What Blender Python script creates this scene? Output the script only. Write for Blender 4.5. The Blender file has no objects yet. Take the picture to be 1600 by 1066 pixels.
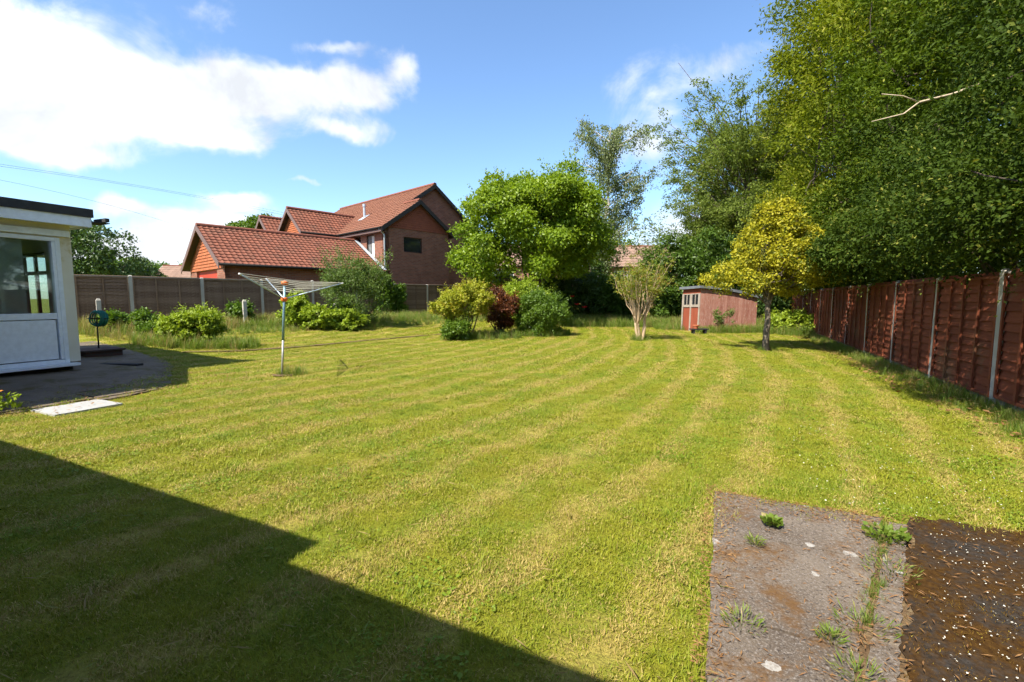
import bpy, math, random
import numpy as np
from mathutils import Vector, Matrix

R = math.radians
random.seed(7)
rng = np.random.default_rng(11)
scene = bpy.context.scene
COL = scene.collection

# ------------------------------------------------------------------ camera
cam_d = bpy.data.cameras.new('camera')
cam = bpy.data.objects.new('camera', cam_d)
COL.objects.link(cam)
cam.location = (0, 0, 1.3)
cam.rotation_euler = (R(90 - 5.24), 0, 0)
cam_d.sensor_width = 36
cam_d.lens = 16.2
cam_d.clip_start = 0.05
cam_d.clip_end = 4000
scene.camera = cam

# ------------------------------------------------------------------ light
SUN_EL = R(50)
LH = Vector((0.68, 0.73, 0)).normalized()          # horizontal heading of the light
light_dir = Vector((LH.x * math.cos(SUN_EL), LH.y * math.cos(SUN_EL), -math.sin(SUN_EL)))
sun_d = bpy.data.lights.new('sun', 'SUN')
sun_d.energy = 5.0
sun_d.angle = R(0.5)
sun_d.color = (1.0, 0.93, 0.80)
sun = bpy.data.objects.new('sun', sun_d)
COL.objects.link(sun)
sun.rotation_euler = light_dir.to_track_quat('-Z', 'Y').to_euler()
sun.location = (-20, -20, 30)

vs = scene.view_settings
vs.view_transform = 'Standard'
vs.look = 'None'
vs.exposure = 1.14
vs.gamma = 1
vs.use_curve_mapping = False
scene.cycles.use_denoising = True
scene.cycles.max_bounces = 5
scene.cycles.use_adaptive_sampling = True
scene.cycles.adaptive_threshold = 0.03
scene.cycles.diffuse_bounces = 3
scene.cycles.glossy_bounces = 2
scene.cycles.transmission_bounces = 4
scene.cycles.transparent_max_bounces = 8
scene.cycles.caustics_reflective = False
scene.cycles.caustics_refractive = False


# ------------------------------------------------------------------ node helper
class NT:
    def __init__(self, tree):
        self.t = tree
        self.n = tree.nodes
        self.l = tree.links

    def add(self, typ, **kw):
        nd = self.n.new(typ)
        for k, v in kw.items():
            setattr(nd, k, v)
        return nd

    def put(self, sock, v):
        if v is None:
            return
        if hasattr(v, 'is_linked') and hasattr(v, 'node'):
            self.l.new(v, sock)
        else:
            if isinstance(v, (tuple, list)) and len(v) == 3 and sock.type == 'RGBA':
                v = (*v, 1)
            sock.default_value = v

    def math(self, op, a, b=None, c=None, clamp=False):
        nd = self.add('ShaderNodeMath', operation=op, use_clamp=clamp)
        self.put(nd.inputs[0], a)
        if b is not None:
            self.put(nd.inputs[1], b)
        if c is not None:
            self.put(nd.inputs[2], c)
        return nd.outputs[0]

    def vmath(self, op, a, b=None):
        nd = self.add('ShaderNodeVectorMath', operation=op)
        self.put(nd.inputs[0], a)
        if b is not None:
            self.put(nd.inputs[1], b)
        return nd.outputs['Value'] if op in ('LENGTH', 'DOT_PRODUCT', 'DISTANCE') else nd.outputs['Vector']

    def mix(self, f, a, b, blend='MIX'):
        nd = self.add('ShaderNodeMix', data_type='RGBA', blend_type=blend)
        self.put(nd.inputs[0], f)
        self.put(nd.inputs[6], a)
        self.put(nd.inputs[7], b)
        return nd.outputs[2]

    def noise(self, vec, scale, detail=4, rough=0.55, dist=0.0, color=False):
        nd = self.add('ShaderNodeTexNoise')
        if vec is not None:
            self.put(nd.inputs['Vector'], vec)
        nd.inputs['Scale'].default_value = scale
        nd.inputs['Detail'].default_value = detail
        nd.inputs['Roughness'].default_value = rough
        nd.inputs['Distortion'].default_value = dist
        return nd.outputs['Color'] if color else nd.outputs['Fac']

    def maprange(self, v, a, b, c=0.0, d=1.0, smooth=False):
        nd = self.add('ShaderNodeMapRange', clamp=True)
        if smooth:
            nd.interpolation_type = 'SMOOTHSTEP'
        self.put(nd.inputs[0], v)
        nd.inputs[1].default_value = a
        nd.inputs[2].default_value = b
        nd.inputs[3].default_value = c
        nd.inputs[4].default_value = d
        return nd.outputs[0]

    def scalevec(self, v, s):
        return self.vmath('MULTIPLY', v, s)


# ------------------------------------------------------------------ world: sky and clouds
world = bpy.data.worlds.new('World')
scene.world = world
world.use_nodes = True
world.cycles.sampling_method = 'MANUAL'
world.cycles.sample_map_resolution = 256
W = NT(world.node_tree)
W.n.clear()
sky = W.add('ShaderNodeTexSky', sky_type='NISHITA')
sky.sun_disc = False
sky.sun_elevation = SUN_EL
sky.sun_rotation = math.atan2(-LH.x, -LH.y)
sky.altitude = 50
sky.air_density = 1.0
sky.dust_density = 0.35
sky.ozone_density = 2.5
tc = W.add('ShaderNodeTexCoord')
dirv = W.vmath('NORMALIZE', tc.outputs['Generated'])
sep = W.add('ShaderNodeSeparateXYZ')
W.l.new(dirv, sep.inputs[0])
# cloud layer coordinates: the direction pierces a flat cloud deck, so clouds shrink to the horizon
den = W.math('ADD', W.math('MAXIMUM', sep.outputs[2], 0.0), 0.22)
comb = W.add('ShaderNodeCombineXYZ')
W.put(comb.inputs[0], W.math('DIVIDE', sep.outputs[0], den))
W.put(comb.inputs[1], W.math('DIVIDE', sep.outputs[1], den))
deck = comb.outputs[0]
n_big = W.noise(deck, 1.9, 5, 0.60, 0.25)
n_fine = W.noise(dirv, 7.0, 7, 0.64, 0.5)
warp = W.vmath('SCALE', W.vmath('SUBTRACT', W.noise(dirv, 3.2, 5, 0.62, color=True), (0.5, 0.5, 0.5)))
warp.node.inputs['Scale'].default_value = 0.15
wdir = W.vmath('ADD', dirv, warp)


def azel(px, py):
    """direction (unit) of a bank of cloud, given by where it stands in the sky"""
    a, b = (px - 800) / 720, (533 - py) / 720
    p = R(5.24)
    v = Vector((a, math.cos(p) + b * math.sin(p), -math.sin(p) + b * math.cos(p)))
    return v.normalized()


def bank(px, py, wx, wz, strength):
    """one bank of cloud: an elongated puff round a direction in the sky"""
    c = azel(px, py)
    right = Vector((c.y, -c.x, 0)).normalized()
    up = right.cross(c)
    mp = W.add('ShaderNodeMapping', vector_type='TEXTURE')
    W.l.new(wdir, mp.inputs['Vector'])
    mp.inputs['Location'].default_value = c
    mp.inputs['Rotation'].default_value = Matrix((right, c, up)).transposed().to_euler()
    mp.inputs['Scale'].default_value = (wx, 0.6, wz)
    r2 = W.vmath('DOT_PRODUCT', mp.outputs[0], mp.outputs[0])
    return W.math('MULTIPLY', W.math('POWER', math.exp(-1), r2), strength)


cloud_banks = [
    (40, 40, 0.24, 0.085, 0.95), (-40, 140, 0.20, 0.060, 0.85), (200, 115, 0.13, 0.055, 0.72), (320, 110, 0.10, 0.040, 0.62), (430, 140, 0.11, 0.040, 0.82),
    (560, 145, 0.095, 0.036, 0.85), (300, 190, 0.13, 0.022, 0.66), (545, 205, 0.075, 0.016, 0.74), (640, 115, 0.034, 0.030, 0.80),
    (40, 215, 0.12, 0.018, 0.7), (170, 395, 0.20, 0.034, 1.1), (330, 345, 0.11, 0.034, 1.1), (300, 390, 0.16, 0.030, 1.05), (178, 312, 0.036, 0.016, 0.85), (370, 308, 0.05, 0.018, 0.85), (430, 372, 0.08, 0.022, 0.7),
    (1025, 125, 0.085, 0.050, 0.74), (1000, 230, 0.10, 0.07, 0.60), (1100, 370, 0.20, 0.06, 0.9), (1140, 85, 0.07, 0.04, 0.5),
    (530, 72, 0.08, 0.014, 0.45), (350, 12, 0.05, 0.022, 0.48), (480, 285, 0.06, 0.008, 0.45),
]
acc = None
for bk in cloud_banks:
    g = bank(*bk)
    acc = g if acc is None else W.math('ADD', acc, g)
# outside the view the deck goes on as scattered fair-weather cloud
beyond = W.maprange(sep.outputs[1], 0.60, 0.25, 0.0, 0.42, True)
acc = W.math('ADD', acc, beyond)
dens = W.math('MULTIPLY', acc, W.maprange(n_big, 0.25, 0.70, 0.55, 1.3))
dens = W.math('ADD', dens, W.math('MULTIPLY', W.math('SUBTRACT', n_fine, 0.5), 1.35))
cover = W.maprange(dens, 0.24, 0.92, 0.0, 1.0, True)
cover = W.math('MULTIPLY', cover, W.maprange(acc, 0.08, 0.3, 0.0, 1.0, True))
shade = W.maprange(W.noise(dirv, 5.5, 5, 0.6, 0.4), 0.35, 0.7, 0.74, 1.15)
ccol = W.mix(1.0, (5.0, 5.2, 5.5), W.math('MULTIPLY', shade, 1.0), 'MULTIPLY')
skyc = W.mix(1.0, sky.outputs[0], (0.98, 1.09, 1.18), 'MULTIPLY')
final = W.mix(W.math('MULTIPLY', cover, 0.97), skyc, ccol)
bg = W.add('ShaderNodeBackground')
W.l.new(final, bg.inputs[0])
bg.inputs[1].default_value = 0.108
wo = W.add('ShaderNodeOutputWorld')
W.l.new(bg.outputs[0], wo.inputs[0])

# ------------------------------------------------------------------ geometry helpers
TH = R(24.5)
GC, GS = math.cos(TH), math.sin(TH)


def mn(m, n, z=0.0):
    """garden frame: n runs along the right-hand fence, m across the garden"""
    return Vector((m * GC + n * GS, -m * GS + n * GC, z))


GROT = -TH


def gz(x, y):
    q = 0.74 * (x + 12.5) - 0.673 * (y - 15.2)
    t = np.clip((9 - q) / 8.5, 0, 1)
    return 0.45 * t * t * (3 - 2 * t)


def tag(o, label=None, cat=None, group=None, kind=None):
    if label:
        o['label'] = label
    if cat:
        o['category'] = cat
    if group:
        o['group'] = group
    if kind:
        o['kind'] = kind
    return o


def empty(name, loc, rz=0.0, label=None, cat=None, group=None, parent=None):
    o = bpy.data.objects.new(name, None)
    o.empty_display_size = 0.2
    COL.objects.link(o)
    o.location = loc
    o.rotation_euler = (0, 0, rz)
    if parent:
        o.parent = parent
    tag(o, label, cat, group)
    return o


def link_mesh(name, me, mat=None, parent=None, loc=None, rot=None):
    o = bpy.data.objects.new(name, me)
    COL.objects.link(o)
    if mat is not None and not me.materials:
        me.materials.append(mat)
    if parent is not None:
        o.parent = parent
    if loc is not None:
        o.location = loc
    if rot is not None:
        o.rotation_euler = rot
    return o


class MB:
    """collects faces; build() links them as one mesh object"""

    def __init__(self):
        self.v, self.f, self.t = [], [], []

    def quad(self, *pts, tint=None):
        i = len(self.v)
        self.v += [tuple(p) for p in pts]
        self.f.append(tuple(range(i, i + len(pts))))
        self.t.append(random.random() if tint is None else tint)

    def box(self, x0, x1, y0, y1, z0, z1, tint=None, M=None):
        c = [(x0, y0, z0), (x1, y0, z0), (x1, y1, z0), (x0, y1, z0), (x0, y0, z1), (x1, y0, z1), (x1, y1, z1), (x0, y1, z1)]
        if M is not None:
            c = [tuple(M @ Vector(p)) for p in c]
        self.hexa(c, tint)

    def hexa(self, c, tint=None):
        i = len(self.v)
        self.v += [tuple(p) for p in c]
        t = random.random() if tint is None else tint
        for f in ((3, 2, 1, 0), (4, 5, 6, 7), (0, 1, 5, 4), (1, 2, 6, 5), (2, 3, 7, 6), (3, 0, 4, 7)):
            self.f.append(tuple(i + k for k in f))
            self.t.append(t)

    def tube(self, pts, radii, sides=6, tint=None, cap=True):
        pts = [Vector(p) for p in pts]
        if not isinstance(radii, (list, tuple)):
            radii = [radii] * len(pts)
        base = len(self.v)
        t = random.random() if tint is None else tint
        n = len(pts)
        ref = Vector((0.31, 0.57, 0.76))
        for k, p in enumerate(pts):
            d = (pts[min(k + 1, n - 1)] - pts[max(k - 1, 0)])
            if d.length < 1e-9:
                d = Vector((0, 0, 1))
            d.normalize()
            a = d.cross(ref)
            if a.length < 0.1:
                a = d.cross(Vector((1, 0, 0)))
            a.normalize()
            b = d.cross(a)
            for s in range(sides):
                an = 2 * math.pi * s / sides
                self.v.append(tuple(p + (a * math.cos(an) + b * math.sin(an)) * radii[k]))
        for k in range(n - 1):
            for s in range(sides):
                s2 = (s + 1) % sides
                self.f.append((base + k * sides + s, base + k * sides + s2, base + (k + 1) * sides + s2, base + (k + 1) * sides + s))
                self.t.append(t)
        if cap:
            self.f.append(tuple(base + s for s in range(sides))[::-1])
            self.t.append(t)
            self.f.append(tuple(base + (n - 1) * sides + s for s in range(sides)))
            self.t.append(t)

    def mesh(self, name, smooth=False):
        me = bpy.data.meshes.new(name)
        me.from_pydata(self.v, [], self.f)
        at = me.attributes.new('tint', 'FLOAT', 'FACE')
        at.data.foreach_set('value', np.array(self.t, dtype=np.float32))
        if smooth:
            me.polygons.foreach_set('use_smooth', [True] * len(me.polygons))
        me.update()
        return me

    def build(self, name, mat, parent=None, loc=None, rot=None, smooth=False, bevel=0.0):
        o = link_mesh(name, self.mesh(name, smooth), mat, parent, loc, rot)
        if bevel > 0:
            b = o.modifiers.new('bevel', 'BEVEL')
            b.width = bevel
            b.segments = 2
            b.limit_method = 'ANGLE'
        return o


def boxobj(name, b, mat, parent, bevel=0.0):
    m = MB()
    m.box(*b)
    return m.build(name, mat, parent, bevel=bevel)


def wall_holes(mb, u0, u1, z0, z1, holes, place, thick):
    """vertical wall with rectangular openings; place(u, depth, z) -> point; depth 0 is the outer face"""
    us = sorted({u0, u1, *[h[0] for h in holes], *[h[1] for h in holes]})
    zs = sorted({z0, z1, *[h[2] for h in holes], *[h[3] for h in holes]})

    def inside(u, z):
        return any(h[0] < u < h[1] and h[2] < z < h[3] for h in holes)
    for i in range(len(us) - 1):
        for k in range(len(zs) - 1):
            a, b, c, d = us[i], us[i + 1], zs[k], zs[k + 1]
            if inside((a + b) / 2, (c + d) / 2):
                continue
            mb.quad(place(a, 0, c), place(b, 0, c), place(b, 0, d), place(a, 0, d), tint=0.5)
            mb.quad(place(b, thick, c), place(a, thick, c), place(a, thick, d), place(b, thick, d), tint=0.5)
    for (a, b, c, d) in [(u0, u1, z0, z1)] + list(holes):
        mb.quad(place(a, 0, c), place(a, 0, d), place(a, thick, d), place(a, thick, c), tint=0.5)
        mb.quad(place(b, 0, c), place(b, thick, c), place(b, thick, d), place(b, 0, d), tint=0.5)
        mb.quad(place(a, 0, c), place(a, thick, c), place(b, thick, c), place(b, 0, c), tint=0.5)
        mb.quad(place(a, 0, d), place(b, 0, d), place(b, thick, d), place(a, thick, d), tint=0.5)


# ------------------------------------------------------------------ materials
MATS = {}


def new_mat(name):
    m = bpy.data.materials.new(name)
    m.use_nodes = True
    nt = NT(m.node_tree)
    nt.n.clear()
    out = nt.add('ShaderNodeOutputMaterial')
    MATS[name] = m
    return m, nt, out


def principled(nt, out, color, rough=0.7, spec=0.3, metal=0.0, bump=None, bstr=0.3, bdist=0.01):
    p = nt.add('ShaderNodeBsdfPrincipled')
    nt.put(p.inputs['Base Color'], color)
    nt.put(p.inputs['Roughness'], rough)
    nt.put(p.inputs['Metallic'], metal)
    nt.put(p.inputs['Specular IOR Level'], spec)
    if bump is not None:
        b = nt.add('ShaderNodeBump')
        b.inputs['Strength'].default_value = bstr
        b.inputs['Distance'].default_value = bdist
        nt.l.new(bump, b.inputs['Height'])
        nt.l.new(b.outputs[0], p.inputs['Normal'])
    nt.l.new(p.outputs[0], out.inputs[0])
    return p


def world_pos(nt):
    return nt.add('ShaderNodeNewGeometry').outputs['Position']


def obj_pos(nt):
    return nt.add('ShaderNodeTexCoord').outputs['Object']


def tint_attr(nt):
    return nt.add('ShaderNodeAttribute', attribute_name='tint').outputs['Fac']


def mat_var(name, c1, c2, c3=None, scale=3.0, rough=0.75, spec=0.3, bscale=40.0, bstr=0.3, bdist=0.01, use_tint=0.0, stain=None, stain_scale=2.0,
            stain_lo=0.55, stain_hi=0.7, stretch=None, metal=0.0, objrand=0.0):
    """c1..c2 by noise, tint per face, stains of colour `stain` with a shape of their own"""
    m, nt, out = new_mat(name)
    pos = world_pos(nt) if stretch is None else nt.scalevec(obj_pos(nt), stretch)
    n1 = nt.noise(pos, scale, 5, 0.6)
    f = nt.maprange(n1, 0.3, 0.7)
    if use_tint:
        f = nt.math('ADD', nt.math('MULTIPLY', f, 1 - use_tint), nt.math('MULTIPLY', tint_attr(nt), use_tint))
    if objrand:
        rr = nt.add('ShaderNodeObjectInfo').outputs['Random']
        f = nt.math('ADD', nt.math('MULTIPLY', f, 1 - objrand), nt.math('MULTIPLY', rr, objrand))
    c = nt.mix(f, c1, c2)
    if c3 is not None:
        c = nt.mix(nt.maprange(nt.noise(pos, scale * 4.3, 6, 0.65), 0.52, 0.72), c, c3)
    if stain is not None:
        c = nt.mix(nt.maprange(nt.noise(world_pos(nt), stain_scale, 6, 0.65, 0.3), stain_lo, stain_hi), c, stain)
    b = nt.noise(pos, bscale, 4, 0.6)
    principled(nt, out, c, rough, spec, metal, b, bstr, bdist)
    return m


def leaf_mat(name, dark, light, trans=0.35, rough=0.45, spec=0.35, accent=None, acc_lo=0.62, acc_hi=0.75, nscale=1.3):
    m, nt, out = new_mat(name)
    t = tint_attr(nt)
    n1 = nt.noise(world_pos(nt), nscale, 3, 0.6)
    f = nt.math('ADD', nt.math('MULTIPLY', t, 0.55), nt.math('MULTIPLY', nt.maprange(n1, 0.3, 0.7), 0.45))
    c = nt.mix(f, dark, light)
    if accent is not None:
        c = nt.mix(nt.maprange(t, acc_lo, acc_hi), c, accent)
    p = nt.add('ShaderNodeBsdfPrincipled')
    nt.put(p.inputs['Base Color'], c)
    p.inputs['Roughness'].default_value = rough
    p.inputs['Specular IOR Level'].default_value = spec
    tr = nt.add('ShaderNodeBsdfTranslucent')
    nt.put(tr.inputs[0], nt.mix(1.0, c, (1.25, 1.3, 0.6), 'MULTIPLY'))
    mx = nt.add('ShaderNodeMixShader')
    mx.inputs[0].default_value = trans
    nt.l.new(p.outputs[0], mx.inputs[1])
    nt.l.new(tr.outputs[0], mx.inputs[2])
    nt.l.new(mx.outputs[0], out.inputs[0])
    return m


def plain(name, c, rough=0.5, spec=0.4, metal=0.0):
    m, nt, out = new_mat(name)
    n1 = nt.noise(world_pos(nt), 14, 4, 0.6)
    cc = nt.mix(nt.maprange(n1, 0.3, 0.7), c, tuple(v * 0.86 for v in c))
    principled(nt, out, cc, rough, spec, metal)
    return m


def brick_mat(name, c1, c2, mortar, scale=1.0):
    m, nt, out = new_mat(name)
    op = obj_pos(nt)
    s = nt.add('ShaderNodeSeparateXYZ')
    nt.l.new(op, s.inputs[0])
    cb = nt.add('ShaderNodeCombineXYZ')
    nt.put(cb.inputs[0], nt.math('ADD', s.outputs[0], s.outputs[1]))
    nt.put(cb.inputs[1], s.outputs[2])
    br = nt.add('ShaderNodeTexBrick')
    nt.l.new(cb.outputs[0], br.inputs['Vector'])
    br.inputs['Scale'].default_value = scale
    br.inputs['Brick Width'].default_value = 0.225
    br.inputs['Row Height'].default_value = 0.075
    br.inputs['Mortar Size'].default_value = 0.009
    br.inputs['Mortar Smooth'].default_value = 0.2
    br.inputs['Bias'].default_value = 0.0
    nt.put(br.inputs['Color1'], c1)
    nt.put(br.inputs['Color2'], c2)
    nt.put(br.inputs['Mortar'], mortar)
    n1 = nt.noise(op, 1.7, 5, 0.6)
    c = nt.mix(nt.maprange(n1, 0.35, 0.75, 0.0, 0.45), br.outputs['Color'], tuple(v * 0.55 for v in c1))
    principled(nt, out, c, 0.85, 0.2, 0, br.outputs['Fac'], -0.5, 0.01)
    return m


gravel_mat = mat_var('mossy_concrete', (0.14, 0.13, 0.10), (0.22, 0.20, 0.16), None, 3, 0.9, 0.2, 60, 0.4, 0.006, stain=(0.09, 0.09, 0.04), stain_scale=3.0, stain_lo=0.48, stain_hi=0.65)
concrete_post = mat_var('concrete_post', (0.34, 0.315, 0.27), (0.46, 0.43, 0.38), None, 3, 0.9, 0.2, 60, 0.4, 0.006, stain=(0.22, 0.22, 0.14), stain_scale=3.0, stain_lo=0.56, stain_hi=0.75)
fence_red = mat_var('fence_red', (0.125, 0.034, 0.017), (0.215, 0.060, 0.028), None, 2.5, 0.8, 0.2, 30, 0.5, 0.004, stretch=(1.5, 8, 14), objrand=0.55, stain=(0.16, 0.095, 0.05), stain_scale=1.6, stain_lo=0.55, stain_hi=0.75)
fence_grey = mat_var('fence_grey', (0.105, 0.058, 0.034), (0.25, 0.158, 0.102), (0.38, 0.27, 0.185), 2.5, 0.85, 0.2, 30, 0.5, 0.004, stretch=(1.5, 8, 14), objrand=0.5)
fence_cap = mat_var('fence_cap', (0.20, 0.175, 0.145), (0.30, 0.265, 0.22), None, 5, 0.85, 0.2, 60, 0.4, 0.004)
upvc = plain('white_upvc', (0.82, 0.88, 0.94), 0.3, 0.5)
render_cream = mat_var('cream_render', (0.66, 0.62, 0.48), (0.74, 0.71, 0.60), None, 1.5, 0.9, 0.2, 90, 0.25, 0.004, stain=(0.50, 0.42, 0.20), stain_scale=3.5, stain_lo=0.58, stain_hi=0.72)
felt = mat_var('roof_felt', (0.030, 0.032, 0.034), (0.055, 0.055, 0.055), None, 6, 0.9, 0.2, 120, 0.5, 0.004)
felt_grey = mat_var('shed_felt', (0.10, 0.11, 0.125), (0.17, 0.18, 0.20), None, 6, 0.9, 0.2, 120, 0.5, 0.004)
dark_plinth = mat_var('dark_plinth', (0.02, 0.02, 0.022), (0.045, 0.04, 0.04), None, 6, 0.9, 0.2, 60, 0.4, 0.006)
step_brick = brick_mat('step_brick', (0.09, 0.05, 0.04), (0.06, 0.035, 0.03), (0.06, 0.055, 0.05))
brick_wall = brick_mat('red_brick', (0.20, 0.074, 0.046), (0.30, 0.115, 0.068), (0.21, 0.165, 0.14))
brick_band = mat_var('brick_band', (0.36, 0.11, 0.06), (0.17, 0.06, 0.05), None, 9, 0.85, 0.2, 50, 0.4, 0.006, use_tint=0.7)
brick_far = brick_mat('pale_red_brick', (0.28, 0.125, 0.08), (0.34, 0.16, 0.10), (0.28, 0.22, 0.18))
tile_red = mat_var('red_roof_tile', (0.155, 0.055, 0.033), (0.225, 0.080, 0.047), None, 1.2, 0.8, 0.25, 60, 0.3, 0.006, use_tint=0.6, stain=(0.11, 0.055, 0.036), stain_scale=1.8, stain_lo=0.48, stain_hi=0.75)
tile_brown = mat_var('brown_roof_tile', (0.155, 0.066, 0.042), (0.215, 0.092, 0.056), None, 1.2, 0.85, 0.2, 60, 0.3, 0.006, use_tint=0.6, stain=(0.17, 0.085, 0.055), stain_scale=0.9, stain_lo=0.52, stain_hi=0.75)
tile_hung = mat_var('hung_tile', (0.29, 0.090, 0.040), (0.38, 0.125, 0.055), None, 2, 0.8, 0.2, 60, 0.3, 0.006, use_tint=0.6)
tile_hung_dark = mat_var('hung_tile_dark', (0.23, 0.07, 0.042), (0.30, 0.092, 0.05), None, 2, 0.8, 0.2, 60, 0.3, 0.006, use_tint=0.6)
tile_far = mat_var('far_roof_tile', (0.20, 0.13, 0.095), (0.28, 0.18, 0.135), None, 1.5, 0.85, 0.2, 30, 0.3, 0.01, use_tint=0.5)
ridge_mat = mat_var('ridge_tile', (0.17, 0.062, 0.040), (0.23, 0.088, 0.06), None, 3, 0.85, 0.2, 60, 0.3, 0.006, objrand=0.5)
barge = plain('brown_bargeboard', (0.15, 0.095, 0.085), 0.6)
barge_dark = plain('dark_bargeboard', (0.035, 0.028, 0.026), 0.6)
gutter_mat = plain('black_gutter', (0.018, 0.017, 0.017), 0.6, 0.08)
brown_frame = plain('dark_brown_frame', (0.045, 0.028, 0.022), 0.5)
white_paint = plain('white_paint', (0.78, 0.78, 0.76), 0.5)
lead = plain('lead_flashing', (0.42, 0.46, 0.50), 0.5, 0.5)
steel = plain('steel_flue', (0.55, 0.56, 0.57), 0.35, 0.5, 0.6)
curtain_mat = plain('pale_curtain', (0.58, 0.58, 0.55), 0.9)
fill_sheet_mat = plain('fill_sheet', (0.80, 0.83, 0.80), 0.9)  # pale colour of the sheet added to brighten the extension glass
dish_mat = plain('grey_dish', (0.10, 0.10, 0.105), 0.5)
wire_mat = plain('overhead_wire', (0.03, 0.03, 0.035), 0.6)
airer_pole = plain('airer_blue_pole', (0.22, 0.36, 0.44), 0.4, 0.5, 0.3)
airer_steel = plain('airer_steel', (0.42, 0.42, 0.40), 0.45, 0.5, 0.5)
airer_arm = plain('airer_arm', (0.46, 0.54, 0.62), 0.4, 0.5, 0.3)
airer_orange = plain('orange_plastic', (0.75, 0.16, 0.03), 0.45)
airer_line = plain('washing_line', (0.62, 0.58, 0.48), 0.7)
teal = plain('teal_plastic', (0.01, 0.16, 0.13), 0.5)
iron = plain('dark_iron', (0.02, 0.02, 0.02), 0.6)
terracotta = plain('terracotta', (0.45, 0.13, 0.06), 0.8)
poppy_red = plain('poppy_red', (0.75, 0.02, 0.02), 0.6)
orange_petal = plain('orange_petal', (0.85, 0.28, 0.02), 0.6)
white_petal = plain('white_petal', (0.60, 0.58, 0.50), 0.8)
shed_red = mat_var('weathered_red_board', (0.20, 0.062, 0.042), (0.40, 0.20, 0.155), (0.46, 0.36, 0.30), 2.0, 0.85, 0.2, 40, 0.5, 0.005, stretch=(7, 7, 0.9), objrand=0.45)
shed_door = mat_var('red_door_board', (0.20, 0.048, 0.026), (0.28, 0.075, 0.04), None, 2.0, 0.8, 0.2, 40, 0.4, 0.004, stretch=(7, 7, 0.9), objrand=0.4)
shed_trim = mat_var('weathered_trim', (0.25, 0.205, 0.17), (0.38, 0.33, 0.27), None, 5, 0.85, 0.2, 60, 0.4, 0.004)
bark_grey = mat_var('grey_bark', (0.12, 0.095, 0.07), (0.21, 0.175, 0.135), None, 6, 0.9, 0.2, 26, 0.8, 0.02, stretch=(6, 6, 1.5))
bark_dark = mat_var('dark_bark', (0.05, 0.038, 0.028), (0.10, 0.08, 0.06), None, 6, 0.9, 0.2, 26, 0.8, 0.02, stretch=(6, 6, 1.5))
bark_cream = mat_var('cream_bark', (0.36, 0.25, 0.15), (0.52, 0.40, 0.26), (0.24, 0.14, 0.08), 4, 0.8, 0.25, 20, 0.5, 0.01, stretch=(6, 6, 1.5))
bark_birch = mat_var('birch_bark', (0.34, 0.31, 0.27), (0.48, 0.45, 0.40), (0.06, 0.05, 0.05), 5, 0.8, 0.25, 20, 0.4, 0.01, stretch=(2, 2, 6))
bark_bare = mat_var('bare_branch_bark', (0.42, 0.33, 0.22), (0.56, 0.46, 0.34), None, 8, 0.8, 0.2, 40, 0.4, 0.005)

m, nt, out = new_mat('clear_glass')
gl = nt.add('ShaderNodeBsdfGlossy')
gl.inputs['Roughness'].default_value = 0.02
gl.inputs['Color'].default_value = (0.9, 0.95, 1, 1)
trn = nt.add('ShaderNodeBsdfTransparent')
trn.inputs[0].default_value = (0.80, 0.86, 0.84, 1)
fr = nt.add('ShaderNodeFresnel')
fr.inputs[0].default_value = 1.6
mx = nt.add('ShaderNodeMixShader')
nt.put(mx.inputs[0], nt.math('ADD', fr.outputs[0], 0.06))
nt.l.new(trn.outputs[0], mx.inputs[1])
nt.l.new(gl.outputs[0], mx.inputs[2])
nt.l.new(mx.outputs[0], out.inputs[0])
clear_glass = m
m, nt, out = new_mat('dark_glass')
principled(nt, out, (0.018, 0.02, 0.022), 0.06, 0.6)
dark_glass = m
m, nt, out = new_mat('grey_glass')
principled(nt, out, (0.16, 0.17, 0.17), 0.08, 0.6)
grey_glass = m


# lawn: thatch, soil and grass seen between the blades
def lawn_colours(nt, pos):
    """returns (dryness 0..1, lushness 0..1): mower passes sweep in arcs, plus patches"""
    d = nt.vmath('SUBTRACT', pos, (-24.0, 22.0, 0.0))
    d = nt.vmath('MULTIPLY', d, (1, 1, 0))
    r = nt.vmath('LENGTH', d)
    wob = nt.math('MULTIPLY', nt.math('SUBTRACT', nt.noise(pos, 0.5, 4, 0.6), 0.5), 0.8)
    ph = nt.math('MULTIPLY', nt.math('ADD', r, wob), 2 * math.pi / 0.62)
    st = nt.math('MULTIPLY', nt.math('ADD', nt.math('SINE', ph), 1.0), 0.5)
    st = nt.maprange(st, 0.45, 1.0)
    big = nt.maprange(nt.noise(pos, 0.42, 4, 0.6), 0.36, 0.66)
    mid = nt.maprange(nt.noise(pos, 3.1, 5, 0.7), 0.40, 0.66)
    dry = nt.math('ADD', nt.math('MULTIPLY', st, 0.48), nt.math('ADD', nt.math('MULTIPLY', big, 0.28), nt.math('MULTIPLY', mid, 0.36)))
    dry = nt.maprange(dry, 0.25, 1.0)
    lush = nt.maprange(nt.noise(pos, 1.5, 6, 0.7, 0.3), 0.44, 0.62)
    return dry, lush


m, nt, out = new_mat('lawn_thatch')
pos = world_pos(nt)
dry, lush = lawn_colours(nt, pos)
fine = nt.noise(pos, 55, 6, 0.7)
c = nt.mix(dry, (0.205, 0.205, 0.018), (0.38, 0.305, 0.080))
c = nt.mix(nt.math('MULTIPLY', lush, 0.5), c, (0.135, 0.20, 0.012))
c = nt.mix(nt.maprange(fine, 0.45, 0.75), c, (0.11, 0.085, 0.02))
principled(nt, out, c, 0.95, 0.1, 0, nt.noise(pos, 30, 6, 0.7), 0.9, 0.03)
lawn_mat = m

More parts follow.
